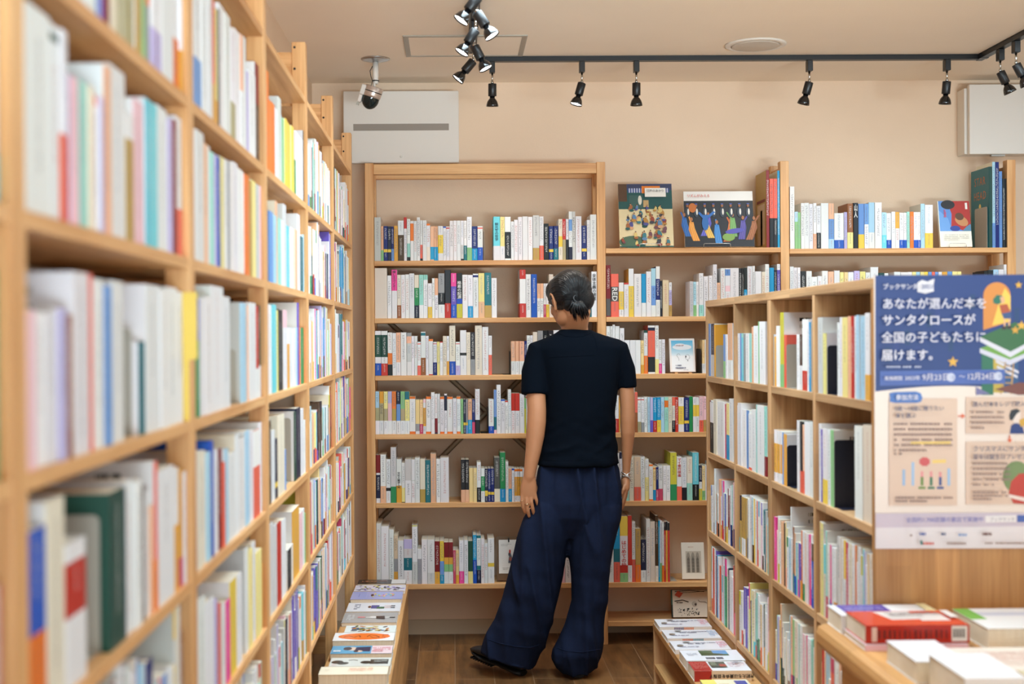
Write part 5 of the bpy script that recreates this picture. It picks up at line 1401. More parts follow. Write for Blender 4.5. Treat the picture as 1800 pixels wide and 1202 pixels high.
for k in range(5): PP([(1764 - k * 2, 642 + k * 10), (1776 + k, 642 + k * 10), (1776 + k, 644 + k * 10), (1764 - k * 2, 644 + k * 10)], (190, 150, 90))
PP([(1766, 636), (1768, 636), (1760, 692), (1757, 692)], (190, 150, 90)); PP([(1780, 638), (1782, 638), (1778, 692), (1775, 692)], (190, 150, 90))
PP([(1748, 684), (1790, 672), (1868, 676), (1868, 690), (1790, 694)], (120, 70, 60)); PP([(1715, 680), (1740, 692), (1715, 694)], (120, 116, 160))
def star(x, y, r, c):
    PP([(x + (r if k % 2 == 0 else r * .45) * math.sin(math.pi * k / 5), y - (r if k % 2 == 0 else r * .45) * math.cos(math.pi * k / 5)) for k in range(10)], c)
star(1674.5, 636, 10, (224, 174, 70)); star(1790, 501, 7, (224, 174, 70)); star(1795, 572, 9, (224, 174, 70)); star(1784, 580, 8, (214, 160, 60))
PP([(1546, 652), (1766, 649), (1766, 674), (1546, 678)], (78, 102, 172))
PP([(1612, 497), (1620, 492), (1630, 495), (1634, 493), (1642, 490), (1640, 502), (1641, 512), (1626, 516), (1612, 513)], (226, 222, 226))
for x, y in ((1671, 663), (1754, 661)): PP([(x + 7.5 * math.cos(2 * math.pi * k / 20), y + 7.5 * math.sin(2 * math.pi * k / 20)) for k in range(20)], (206, 212, 232))
BEI = (222, 194, 174)
PP([(1562, 700), (1682, 700), (1682, 888), (1562, 888)], BEI); PP([(1697, 698), (1868, 697), (1868, 762), (1697, 762)], BEI); PP([(1697, 776), (1868, 775), (1868, 886), (1697, 886)], BEI)
PP([(1561 + (3 if k in (0, 11) else 0), 699 + (0)) for k in range(1)] + [(1563, 691), (1572, 689), (1610, 688), (1618, 691), (1621, 699), (1618, 706), (1610, 708), (1572, 708), (1563, 706)], (84, 122, 190))
PP([(1538.6, 902), (1868, 900), (1868, 924), (1538.6, 927)], (206, 192, 204)); PP([(1538.6, 927), (1868, 924), (1868, 963), (1538.6, 964)], (228, 220, 222))
for x, y0, c, f in ((1588, 825, (150, 180, 216), 0), (1604, 812, (160, 190, 224), 0), (1620, 828, (226, 150, 150), (110, 140, 70)), (1636, 828, (226, 150, 150), (60, 120, 90)), (1652, 829, (226, 150, 150), (60, 80, 140)), (1667, 823, (160, 190, 224), 0)):
    PP([(x - 2.4, y0), (x + 2.4, y0), (x + 2.4, 853), (x - 2.4, 853)], c)
    if f: PP([(x - 2.4, 838), (x + 2.4, 838), (x + 2.4, 853), (x - 2.4, 853)], f); PP([(x - 6, 855), (x + 6, 855), (x + 6, 859), (x - 6, 859)], f)
PP([(1624.5 + 10 * math.cos(2 * math.pi * k / 16) * (1 if k % 2 else .88), 811 + 8.5 * math.sin(2 * math.pi * k / 16) * (1 if k % 2 else .88)) for k in range(16)], (206, 90, 90))
PP([(1638, 808), (1662, 807), (1662, 813), (1638, 814)], (240, 206, 120)); PP([(1600, 776), (1670, 775), (1670, 780), (1600, 781)], (240, 206, 120))
def orange_arrow(x, y, dx, dy):
    PP([(x + dx * 5, y + dy * 5), (x - dx * 2 - dy * 5, y - dy * 2 + dx * 5), (x, y), (x - dx * 2 + dy * 5, y - dy * 2 - dx * 5)], (230, 110, 70)); PP([(x - dx * 8 - dy, y - dy * 8 + dx), (x - dx * 8 + dy, y - dy * 8 - dx), (x + dy, y - dx), (x - dy, y + dx)], (230, 110, 70))
orange_arrow(1691, 731, 1, 0); orange_arrow(1774, 773, 0, 1)
PP([(1774, 762), (1776, 748), (1784, 742), (1796, 748), (1800, 762)], (40, 60, 120)); PP([(1775, 728), (1783, 720), (1793, 722), (1792, 742), (1782, 744)], (232, 216, 206)); PP([(1773, 730), (1776, 721), (1786, 718), (1793, 722), (1786, 727), (1779, 738), (1774, 738)], (40, 44, 50)); PP([(1790, 738), (1800, 734), (1804, 746), (1793, 750)], (206, 160, 60))
PP([(1786 + 24 * math.cos(2 * math.pi * k / 20), 838 + 28 * math.sin(2 * math.pi * k / 20)) for k in range(20)], (120, 140, 90))                         # plain green round and red bundle, nobody in particular
PP([(1772, 866), (1776, 846), (1790, 832), (1830, 830), (1830, 888), (1780, 884)], (190, 64, 50)); PP([(1772, 868), (1800, 874), (1830, 872), (1830, 879), (1800, 881), (1772, 874)], (232, 214, 206))
PP([(1731, 906), (1785, 905), (1785, 917), (1731, 918)], (236, 230, 230)); PP([(1787, 905), (1812, 905), (1812, 917), (1787, 917)], (78, 102, 172))
GREYT = (150, 124, 116)
def small_print(x0, y0, x1, n, rgb=GREYT, gap=9.2, hgt=3.6):
    for k in range(n):
        y = y0 + k * gap; x = x0
        e = x1 if k < n - 1 else x0 + (x1 - x0) * .55
        while x < e:
            w_ = rnd.uniform(2.2, 5)
            if rnd.random() < .9: PP([(x, y), (min(x + w_, e), y), (min(x + w_, e), y + hgt), (x, y + hgt)], rgb)
            x += w_ + 1.0
small_print(1570, 743, 1672, 6); small_print(1570, 795, 1594, 1); small_print(1572, 872, 1672, 2, gap=6); small_print(1704, 722, 1762, 4); small_print(1706, 812, 1772, 5); small_print(1706, 862, 1766, 3, gap=6); small_print(1554, 643, 1664, 1, (196, 200, 222), hgt=2.6)
small_print(1612, 934, 1632, 1, (70, 90, 160), hgt=5); small_print(1650, 934, 1664, 1, (70, 80, 120), hgt=5); small_print(1680, 936, 1706, 1, (130, 160, 206), hgt=4); small_print(1722, 934, 1752, 1, (100, 50, 40), hgt=5); small_print(1595, 937, 1602, 1); small_print(1618, 951, 1652, 1, (206, 80, 60), hgt=4); small_print(1660, 951, 1720, 1, hgt=4); small_print(1726, 951, 1860, 1, hgt=3)
PP([(1612, 948), (1616, 947), (1618, 955), (1613, 955)], (70, 120, 120))
S.obj('printed_picture', po)
def ptext(body, x, y, pitch, rgb, bold=0.0, align='LEFT', sq=1.0):
    u, v = U(x, y); s_ = pitch / (F_PX / PY)
    lettering('lettering', body, s_, flat(rgb, .35), po, on_sheet(u, v, pw, ph, .0135), align=align, bold=bold * s_, squash=sq)
LT = (214, 210, 222)
ptext('ブックサンタ', 1548, 505, 10.4, LT, .02); ptext('2023', 1616, 504.5, 10, (70, 90, 150), .01)
ptext('あなたが選んだ本を', 1547, 535.5, 20.6, LT, .012); ptext('サンタクロースが', 1547, 564.5, 20.6, LT, .02); ptext('全国の子どもたちに', 1546, 594.5, 20.6, LT, .012); ptext('届けます。', 1546, 625.5, 20.6, LT, .02)
ptext('実施期間', 1551, 665, 8, LT, .01); ptext('2023年', 1587, 664.5, 9, LT, .01); ptext('9月23日', 1617, 663.5, 14, LT, .01); ptext('土', 1667.5, 663, 8, (70, 90, 150)); ptext('～', 1681, 662, 12, LT); ptext('12月24日', 1695, 662, 14, LT, .01, sq=.92); ptext('日', 1750.5, 661, 8, (70, 90, 150))
DT = (70, 62, 96)
ptext('参加方法', 1571, 698.5, 10, LT, .02); ptext('0歳～18歳に贈りたい', 1569, 718, 9.2, DT, .01); ptext('本を選ぶ', 1570, 730.5, 9.2, DT, .01)
ptext('選んだ本をレジで購入し', 1705, 710.5, 9.4, DT, .01); ptext('クリスマスにサンタが', 1706, 788.5, 10.4, DT, .01); ptext('翌年は誕生日プレゼントに', 1706, 802.5, 9.6, DT, .01)
ptext('全国約1,700店舗の書店で実施中', 1589, 913, 9.6, (92, 96, 176), .0); ptext('ブックサンタ', 1735, 912, 7.5, (150, 146, 160))

# ------------------------------------------------------------------ the customer
YP = 5.0
def P(x, y, dy=0.0): return at_y(x, y, YP + dy)
plain('skin', (184, 126, 88), 0.5, var=.03, vscale=30)
plain('black_jersey', (5, 12, 22), 0.9, bump=.25, bscale=900)
plain('navy_linen', (26, 34, 56), 0.9, bump=.5, bscale=700, var=.10, vscale=60)
plain('black_leather', (20, 22, 26), 0.42)
for k_ in ('black_jersey', 'navy_linen'): MATS[k_].node_tree.nodes['Principled BSDF'].inputs['Specular IOR Level'].default_value = 0.08
plain('rubber', (14, 14, 16), 0.6)
plain('silver_chain', (214, 212, 208), 0.28, metal=.8)
plain('gold_ring', (224, 196, 150), 0.25, metal=.9)
m, nt, p = nodes_of('dark_hair'); p.inputs['Base Color'].default_value = lin((12, 15, 19)); p.inputs['Roughness'].default_value = 0.34
p.inputs['Specular IOR Level'].default_value = 0.4
at_ = nt.nodes.new('ShaderNodeAttribute'); at_.attribute_name = 'comb'
ns = nt.nodes.new('ShaderNodeTexNoise'); ns.noise_dimensions = '1D'; ns.inputs['Scale'].default_value = 30.0; ns.inputs['Detail'].default_value = 3.0
nt.links.new(at_.outputs['Fac'], ns.inputs['W'])
bp = nt.nodes.new('ShaderNodeBump'); bp.inputs['Strength'].default_value = 0.9; bp.inputs['Distance'].default_value = 0.004
nt.links.new(ns.outputs['Fac'], bp.inputs['Height']); nt.links.new(bp.outputs['Normal'], p.inputs['Normal'])
MATS['dark_hair'] = m
plain('eye_white', (230, 226, 220), .25); plain('lip', (176, 104, 92), .5)


def shape(parts, name, voxel, smooth, mat, parent=None, warp=None, iters=4):
    """one continuous surface out of overlapping rounded volumes"""
    mb = MB()
    for pt in parts:
        kind = pt[0]
        if kind == 'tube': mb.tube(*pt[1:])
        elif kind == 'rings': mb.grid(pt[1], True, True)
        elif kind == 'ball':
            _, c, r, M = pt
            rings = []
            for i in range(1, 14):
                t = math.pi * i / 14
                rings.append([Vector(c) + (M @ Vector((r[0] * math.sin(t) * math.cos(a), r[1] * math.sin(t) * math.sin(a), -r[2] * math.cos(t)))) for a in [2 * math.pi * k / 24 for k in range(24)]])
            mb.grid(rings, True, True)
    me = mb.mesh(name + '_raw', mat)
    o = bpy.data.objects.new(name + '_raw', me); scene.collection.objects.link(o)
    a = o.modifiers.new('r', 'REMESH'); a.mode = 'VOXEL'; a.voxel_size = voxel; a.use_smooth_shade = True
    b = o.modifiers.new('s', 'SMOOTH'); b.factor = .5; b.iterations = iters
    dg = bpy.context.evaluated_depsgraph_get(); dg.update()
    out = bpy.data.meshes.new_from_object(o.evaluated_get(dg))
    bpy.data.objects.remove(o); bpy.data.meshes.remove(me)
    out.name = name
    if warp:
        nn = [v.normal.copy() for v in out.vertices]
        for v, n_ in zip(out.vertices, nn): v.co = warp(v.co, n_)
    for f in out.polygons: f.use_smooth = True
    out.materials.clear(); out.materials.append(mat)
    q = bpy.data.objects.new(name, out); scene.collection.objects.link(q)
    if parent:
        q.parent = parent; q.matrix_parent_inverse = Matrix.Translation(-parent.location)
    return q


def oval(c, a, b, n=32, pw=2.0, tilt=0.0, yaw=0.0):
    """level ring: half-width a across, half-depth b"""
    out = []
    for k in range(n):
        t = 2 * math.pi * k / n
        x = a * math.copysign(abs(math.cos(t)) ** (2 / pw), math.cos(t)); y = b * math.copysign(abs(math.sin(t)) ** (2 / pw), math.sin(t))
        cx, sx = math.cos(yaw), math.sin(yaw)
        out.append(Vector(c) + Vector((x * cx - y * sx, x * sx + y * cx, x * tilt)))
    return out


def span(y, xl, xr, b, dy=0.0, tilt=0.0, pw=2.2):
    p, q = P(xl, y, dy), P(xr, y, dy)
    return oval((p + q) / 2, (q.x - p.x) / 2, b, 32, pw, tilt)


who = thing('person', 'person seen from behind in black T-shirt and wide navy trousers, looking down at the shelf', 'person', (.36, YP, 0))
sc = F_PX / YP
# head frame
HC = P(1001, 527, .0)
HR = (Matrix.Rotation(math.radians(26), 3, 'Z') @ Matrix.Rotation(math.radians(-24), 3, 'X') @ Matrix.Rotation(math.radians(-5), 3, 'Y'))
def Hd(x, y, z): return HC + HR @ Vector((x, y, z))
neck0 = P(1011, 585, .005)
body = [('ball', Hd(0, -.012, .022), (.072, .090, .080), HR), ('ball', Hd(0, .040, -.028), (.058, .055, .080), HR), ('ball', Hd(0, .060, -.082), (.032, .030, .028), HR),
        ('ball', Hd(.040, .020, -.062), (.022, .040, .030), HR), ('ball', Hd(-.040, .020, -.062), (.022, .040, .030), HR), ('ball', Hd(.034, .062, -.018), (.022, .02, .022), HR), ('ball', Hd(-.034, .062, -.018), (.022, .02, .022), HR),
        ('tube', [Hd(0, .088, .012), Hd(0, .100, -.012), Hd(0, .108, -.030), Hd(0, .094, -.036)], [.006, .008, .011, .009], 12), ('ball', Hd(.011, .096, -.034), (.007, .008, .006), HR), ('ball', Hd(-.011, .096, -.034), (.007, .008, .006), HR),
        ('ball', Hd(0, .088, -.056), (.020, .010, .0055), HR), ('ball', Hd(0, .087, -.065), (.017, .010, .006), HR), ('ball', Hd(0, .082, .030), (.045, .014, .010), HR),
        ('tube', [Hd(0, -.022, -.02), Hd(0, -.030, -.065), neck0 + Vector((0, .004, .03)), neck0, neck0 + Vector((0, .0, -.06))], [.052, .050, .050, .054, .070], 24)]
for s_ in (-1, 1):                                                      # ears
    e = [Hd(s_ * x, y, z) for x, y, z in ((.070, .008, -.030), (.074, .002, -.034), (.078, -.008, -.020), (.083, -.018, .002), (.084, -.018, .018), (.080, -.006, .030), (.075, .008, .024), (.072, .012, .008))]
    body.append(('tube', e, [.006, .007, .006, .005, .005, .005, .005, .004], 10))
    body.append(('ball', Hd(s_ * .074, -.003, 0), (.006, .014, .024), HR))
# trunk under the clothes, legs down to the ankles
body.append(('rings', [span(592, 985, 1040, .045), span(610, 960, 1078, .06), span(640, 962, 1080, .085), span(700, 970, 1072, .09), span(760, 974, 1064, .075), span(820, 966, 1066, .075), span(880, 960, 1068, .085), span(925, 966, 1060, .07)]))
for ch in ([(975, 905, 0), (955, 980, .0), (938, 1040, -.0), (915, 1100, .01), (900, 1138, .015), (901, 1150, .02)], [(1042, 905, 0), (1040, 980, .0), (1036, 1040, -.01), (1026, 1100, -.0), (1015, 1140, .01), (1014, 1155, .015)]):
    body.append(('tube', [P(x, y, d) for x, y, d in ch], [.070, .055, .045, .040, .034, .034], 20))
# arms
LA = [(950, 606, 0), (941, 640, -.008), (942, 690, -.030), (943.5, 722, -.048), (943, 742, -.054), (941, 765, -.058), (937.5, 792, -.063), (933, 818, -.067), (930.3, 838, -.069), (928.8, 850, -.069)]
body.append(('tube', [P(x, y, d) for x, y, d in LA], [.030, .036, .0375, .0370, .0372, .0355, .0305, .0255, .0222, .0150], 20))
RA = [(1084, 606, 0), (1094, 640, -.002), (1101, 684, -.008), (1103.5, 718, -.018), (1103.5, 738, -.02), (1103.5, 760, -.018), (1102.8, 785, -.010), (1101.5, 810, -.004), (1100.8, 828, .0), (1099.5, 838, .0)]
body.append(('tube', [P(x, y, d) for x, y, d in RA], [.028, .032, .0305, .0290, .0292, .0275, .0228, .0175, .0152, .0160], 20))


def finger(pts, r):
    q = [P(*p) for p in pts]
    return ('tube', q + [q[-1] + (q[-1] - q[-2]).normalized() * .0035], [r * 1.04] + [r] * (len(q) - 2) + [r * .86, r * .45], 12)


# left hand: back of the hand to the viewer, five fingers hanging unevenly
pl = []
for y, xl, xr, b in ((826, 924.5, 938, .014), (838, 919.5, 941, .019), (848, 916.5, 943, .017), (860, 914.5, 943.5, .0155), (870, 914.5, 943, .0135), (877, 916, 941, .011)):
    p_, q_ = P(xl, y, -.069), P(xr, y, -.067)
    pl.append(oval((p_ + q_) / 2, (q_.x - p_.x) / 2, b, 24))
body.append(('rings', pl))
LF = {'little': ([(918.0, 868, -.016), (917.3, 881, -.020), (919.5, 892, -.016), (923.2, 901, -.008)], .0066), 'ring': ([(925.2, 870, -.018), (925.6, 884, -.024), (928.0, 898, -.020), (930.4, 908, -.013)], .0074),
      'middle': ([(932.8, 870, -.018), (934.2, 883, -.023), (936.8, 895, -.019), (938.6, 903.5, -.012)], .0076), 'index': ([(939.8, 866, -.014), (942.4, 877, -.016), (945.6, 886, -.012), (948.2, 893, -.006)], .0072)}
for k in LF: body.append(finger([(x, y, d - .054) for x, y, d in LF[k][0]], LF[k][1]))
body.append(finger([(939, 850, -.054), (942, 858, -.042), (943, 867, -.038), (943, 875, -.038)], .0085))
# right hand: seen along its edge, fingers slanting onto the thigh
pr = []
for y, xc, a, b in ((834, 1100.0, .0155, .021), (842, 1099.3, .0175, .027), (850, 1099.3, .018, .033), (858, 1099.6, .0155, .034), (863, 1099.4, .011, .030)):
    pr.append(oval(P(xc, y, .008), a, b, 24))
body.append(('rings', pr))
RF = [([(1098.0, 853, -.020), (1095.6, 861, -.026), (1093.2, 867, -.022), (1091.6, 872, -.014)], .0064), ([(1100.8, 856, -.008), (1098.6, 869, -.013), (1095.2, 881, -.010), (1092.0, 893, -.002)], .0074),
      ([(1101.6, 857, .010), (1100.2, 870, .008), (1096.6, 882, .010), (1093.0, 894, .014)], .0076), ([(1100.8, 856, .028), (1099.4, 867, .030), (1096.0, 878, .031), (1093, 888, .034)], .0072)]
for f in RF: body.append(finger(*f))
body.append(finger([(1097, 840, .030), (1093.5, 849, .046), (1092, 858, .054), (1091.5, 866, .056)], .0085))
bd = shape(body, 'body', .0031, .5, MATS['skin'], who, iters=3)

# face
for s_ in (-1, 1):
    m = MB(); m.lathe([(.0001, -.012)] + [(.012 * math.sin(t), -.012 * math.cos(t)) for t in [math.pi * k / 10 for k in range(1, 10)]] + [(.0001, .012)], 16, Matrix.Translation(Hd(s_ * .031, .0775, .004) - who.location))
    m.obj('eye', MATS['eye_white'], who)
m = MB(); m.tube([Hd(x, y, z) - who.location for x, y, z in ((-.018, .094, -.0595), (0, .0985, -.0590), (.018, .094, -.0595))], [.002, .0045, .002], 8); m.obj('lips', MATS['lip'], who)
# hair: gathered toward a low knot
KNOT = P(1012, 527, -.098)
def comb(co, n_):
    d = co - KNOT
    lc = HR.transposed() @ d
    ang = math.atan2(lc.x, lc.z + .02)
    g = noise.noise((math.cos(ang) * 6, math.sin(ang) * 6, d.length * 3.0)) * .5 + noise.noise((math.cos(ang) * 17, math.sin(ang) * 17, 8.7 + d.length * 4.0)) * .5
    return co + n_ * g * .0022
hair = [('ball', Hd(0, -.020, .026), (.0835, .0965, .0850), HR), ('ball', Hd(0, .020, .052), (.072, .066, .058), HR), ('ball', Hd(.0, -.052, -.026), (.070, .056, .055), HR), ('ball', Hd(.050, .004, .024), (.029, .05, .04), HR), ('ball', Hd(-.050, .004, .024), (.029, .05, .04), HR),
        ('ball', KNOT + HR @ Vector((0, .006, 0)), (.020, .020, .019), HR)]
hr_ = shape(hair, 'hair', .0027, .5, MATS['dark_hair'], who, warp=comb, iters=3)
ca = hr_.data.attributes.new('comb', 'FLOAT', 'POINT')
def comb_angle(co):
    lc = HR.transposed() @ (co - KNOT); return math.atan2(lc.x, lc.z + .004)
ca.data.foreach_set('value', [comb_angle(v.co) for v in hr_.data.vertices])
m = MB(); rnd = random.Random(4)
T0 = P(1012, 527, -.112)
for k in range(70):
    a = rnd.uniform(0, 2 * math.pi); r = rnd.random() ** .5
    dx, dd = r * math.cos(a), r * math.sin(a)
    tip = P(1019 + dx * 17, 565 + rnd.uniform(-10, 4) - abs(dx) * 10, -.080 + dd * .018)
    mid = P(1015 + dx * 17, 543, -.112 + dd * .016)
    s0 = KNOT + HR @ Vector((dx * .010, -.004, dd * .010))
    m.tube([v - who.location for v in (s0, (s0 + mid) / 2 + Vector((0, -.012, .004)), mid, (mid + tip) / 2 + Vector((0, -.004, 0)), tip)], [.003, .0044, .0036, .0026, .0005], 7)
m.obj('ponytail', MATS['dark_hair'], who)
m = MB(); m.tube([KNOT - who.location + HR @ Vector((.0150 * math.cos(t), -.010, .0150 * math.sin(t))) for t in [2 * math.pi * k / 16 for k in range(17)]], .004, 8); m.obj('hair_tie', MATS['black_metal'], who)
m = MB()
for (a, b, c) in (((972, 530), (976, 541), (979.5, 549)), ((969, 527), (970, 533), (968.5, 539)), ((1034, 543), (1033, 552), (1031, 558))):
    m.tube([P(a[0], a[1], -.045) - who.location, P(b[0], b[1], -.05) - who.location, P(c[0], c[1], -.045) - who.location], [.0016, .0013, .0004], 6)
m.obj('loose_strands', MATS['dark_hair'], who)

# T-shirt
def fold_shirt(co, n_):
    x = (co.x - .36); z = co.z
    low = max(0.0, min(1.0, (1.12 - z) / .25))
    a = (.4 - abs(noise.noise((x * 5 + z * 7, z * 17 - x * 9, 1.7)))) * .0150 * low
    a += noise.noise((x * 9, z * 34 + x * 14, 5.2)) * .0030 * low
    a += noise.noise((x * 16 - z * 4, z * 4, 9.0)) * .0035 * (1 - low * .5)
    return co + n_ * a
sl = [('tube', [P(975, 606, 0), P(950, 618, 0), P(940.5, 655, -.014), P(939.5, 680, -.026), P(939, 694, -.031)], [.040, .054, .0535, .0515, .0515], 28),
      ('tube', [P(1060, 606, 0), P(1086, 617, 0), P(1097.5, 650, -.002), P(1101, 668, -.006), P(1102.3, 681.5, -.008)], [.040, .048, .0430, .0375, .0355], 28)]
tor = ('rings', [span(579.5, 985, 1039.5, .056, .0), span(584, 980, 1046, .064), span(590, 968, 1066, .076), span(598, 947, 1090, .088, 0, 0, 2.1), span(611, 937, 1099, .098), span(640, 947, 1092, .108), span(680, 955, 1086, .112), span(720, 959.5, 1081, .112),
                 span(760, 957, 1080.5, .108), span(790, 951, 1084, .116), span(806, 947, 1087, .124), span(815.5, 945, 1088, .127)])
sh = shape([tor] + sl, 't_shirt', .0058, .5, MATS['black_jersey'], who, warp=fold_shirt, iters=5)

# wide trousers with turned-up hems
def leg(rows): return ('rings', [span(*r) for r in rows])
def fold_trousers(co, n_):
    x = co.x - .36; z = co.z
    rg = lambda v: 1 - 2 * abs(v)
    a = (rg(noise.noise((x * 15 + z * 1.6, z * 1.0, 2.2))) ** 2 - .4) * .0260
    a += noise.noise((x * 30 - z * 3, z * 2.4, 7.7)) * .0095
    a += noise.noise((x * 10 + z * 6, z * 8, 6.1)) * .0050
    a *= max(0.0, -n_.y) ** .6
    knee = math.exp(-((z - .30) / .16) ** 2)
    a += noise.noise((x * 6 - z * 3, z * 22 + x * 8, 4.4)) * .0085 * knee * max(0.0, -n_.y) ** .5
    return co + n_ * a
hip = leg([(803, 953, 1080, .100), (825, 945, 1089, .113), (850, 941, 1091.5, .122), (880, 934, 1091, .126), (905, 926, 1088, .118), (928, 938, 1076, .092), (944, 962, 1042, .066)])
lleg = leg([(862, 950, 1000, .085), (885, 936, 1004, .110), (912, 919.5, 1004, .120), (944, 908.5, 1001, .122), (965, 904, 996.5, .120), (990, 898, 993.5, .118), (1016, 891.5, 989.5, .115), (1051, 882.5, 981.5, .112), (1089, 869, 971.5, .110), (1122, 855, 958, .108, .01, -.20), (1140, 849, 949, .109, .015, -.26), (1158, 845, 940, .108, .02, -.32), (1160, 850, 937, .098, .02, -.32)])
rleg = leg([(862, 1012, 1076, .085), (885, 1004, 1089, .110), (912, 1001, 1088.5, .118), (944, 999.5, 1082.5, .118), (967, 999, 1077.5, .115), (1014, 1004, 1069, .108), (1056, 1005, 1064.5, .105), (1098, 993, 1061.5, .105), (1125, 981, 1062, .106), (1143, 971, 1060, .108), (1156, 968.5, 1056, .106, .01), (1166, 975, 1049, .100, .01), (1177, 985, 1041, .092, .01)])
trn = shape([hip, lleg, rleg], 'trousers', .0062, .5, MATS['navy_linen'], who, warp=fold_trousers, iters=2)
from mathutils.bvhtree import BVHTree
dgx = bpy.context.evaluated_depsgraph_get()
def onto(o, pts, lift=.0004):
    bv = BVHTree.FromPolygons([v.co.copy() for v in o.data.vertices], [tuple(f.vertices) for f in o.data.polygons])
    out = []
    for x, y in pts:
        d = ray(x, y).normalized(); h, n_, i, t = bv.ray_cast(Vector((0, 0, CAM_H)), d)
        if h: out.append(h + n_ * lift - who.location)
    return out
def seam(name, o, pts, r, mat):
    q = onto(o, pts)
    if len(q) > 2:
        m = MB(); m.tube(q, r, 6); return m.obj(name, mat, who)
def dense(pts, k=14):
    out = []
    for (a, b), (c, d) in zip(pts, pts[1:]): out += [(a + (c - a) * i / k, b + (d - b) * i / k) for i in range(k)]
    return out + [pts[-1]]
jm = MATS['black_jersey']
seam('yoke_seam', sh, dense([(963, 628.5), (985, 627), (1015, 625.8), (1046, 624.5)]), .0007, jm)
seam('shoulder_seam', sh, dense([(1040, 584), (1047, 598), (1050, 616)]), .0007, jm)
seam('collar_edge', sh, dense([(984, 587), (995, 591), (1010, 592.5), (1025, 591), (1038, 586)]), .0012, jm)
seam('hem_seam', sh, dense([(952, 808), (985, 810), (1020, 809), (1055, 806), (1082, 801)]), .0006, jm)
lm = MATS['navy_linen']
seam('back_seam', trn, dense([(1026, 818), (1026.5, 845), (1023, 875), (1017, 905)]), .0010, lm)
seam('cuff_seam', trn, dense([(858, 1124), (880, 1131), (905, 1136), (932, 1138), (948, 1133)]), .0018, lm)
seam('cuff_seam', trn, dense([(980, 1139), (1000, 1145), (1025, 1146), (1055, 1141)]), .0018, lm)

# shoes
def shoe(heel, toe, lift, name):
    heel = Vector(heel); toe = Vector(toe); f = toe - heel; L_ = f.length; f.normalize(); up = Vector((0, 0, 1)); up = (up - f * up.dot(f)).normalized(); r = f.cross(up)
    def ringp(t, w, zb, zt, n=20):
        out = []
        for k in range(n):
            a = 2 * math.pi * k / n; x = w * math.copysign(abs(math.cos(a)) ** .8, math.cos(a)); zz = (zb + zt) / 2 + (zt - zb) / 2 * math.copysign(abs(math.sin(a)) ** .8, math.sin(a))
            out.append(heel + f * (t * L_) + r * x + up * zz - who.location)
        return out
    m = MB(); m.grid([ringp(-.01, .020, .022, .060), ringp(.05, .032, .018, .082), ringp(.2, .034, .018, .090), ringp(.4, .036, .018, .080), ringp(.6, .043, .018, .066), ringp(.8, .043, .019, .052), ringp(.93, .034, .021, .042), ringp(1.0, .018, .024, .034)])
    u = m.obj(name, MATS['black_leather'], who)
    m = MB(); m.grid([ringp(-.02, .022, .0, .020, 16), ringp(.05, .034, .0, .020, 16), ringp(.3, .033, .002, .020, 16), ringp(.42, .034, .006, .020, 16), ringp(.52, .040, .001, .020, 16), ringp(.75, .044, .003, .021, 16), ringp(.92, .036, .012, .024, 16), ringp(1.015, .018, .022, .030, 16)])
    for k in range(9):
        t = .5 + k * .05
        m.grid([[heel + f * ((t + d) * L_) + r * x + up * z_ - who.location for x, z_ in ((-.040, -.001), (.040, -.001), (.040, .006), (-.040, .006))] for d in (0, .025)], smooth=False)
    s = m.obj('sole', MATS['rubber'], u)
    s.matrix_parent_inverse = Matrix()
    return u
shoe((.262, 4.985, .004), (.072, 5.150, .046), 0, 'shoe')
shoe((.478, 4.955, .0015), (.500, 5.195, .003), 0, 'shoe')
# rings and bracelet
def band(name, ctr, axis, r, t, mat):
    ax = Vector(axis).normalized(); a = ax.orthogonal().normalized(); b = ax.cross(a)
    m = MB(); m.tube([ctr + (a * math.cos(q) + b * math.sin(q)) * r - who.location for q in [2 * math.pi * k / 20 for k in range(21)]], t, 8); return m.obj(name, mat, who)
band('ring', P(917.5, 880, -.0735), P(919.5, 892) - P(917.3, 881), .0074, .0010, MATS['gold_ring'])
band('ring', P(926.0, 885.6, -.0775), P(928, 898) - P(925.6, 884), .0082, .0012, MATS['gold_ring'])
wv = P(1100.8, 834, .002)
for ax in ((.55, 0, 1), (-.60, .1, 1), (.15, -.25, 1)):
    ax = Vector(ax).normalized(); a = ax.orthogonal().normalized(); b = ax.cross(a)
    m = MB(); m.tube([wv + (a * math.cos(q) * .0215 + b * math.sin(q) * .0215) - who.location for q in [2 * math.pi * k / 28 for k in range(29)]], .0016, 8); m.obj('bracelet', MATS['silver_chain'], who)
m = MB(); m.tube([wv + Vector((-.006, -.023, -.002)) - who.location, wv + Vector((.010, -.0225, -.010)) - who.location, wv + Vector((.016, -.016, -.024)) - who.location], .0017, 8); m.box(-.004, -.002, -.004, .004, .002, .004, M=Matrix.Translation(wv + Vector((.001, -.0235, -.001)) - who.location)); m.obj('bracelet_clasp', MATS['silver_chain'], who)

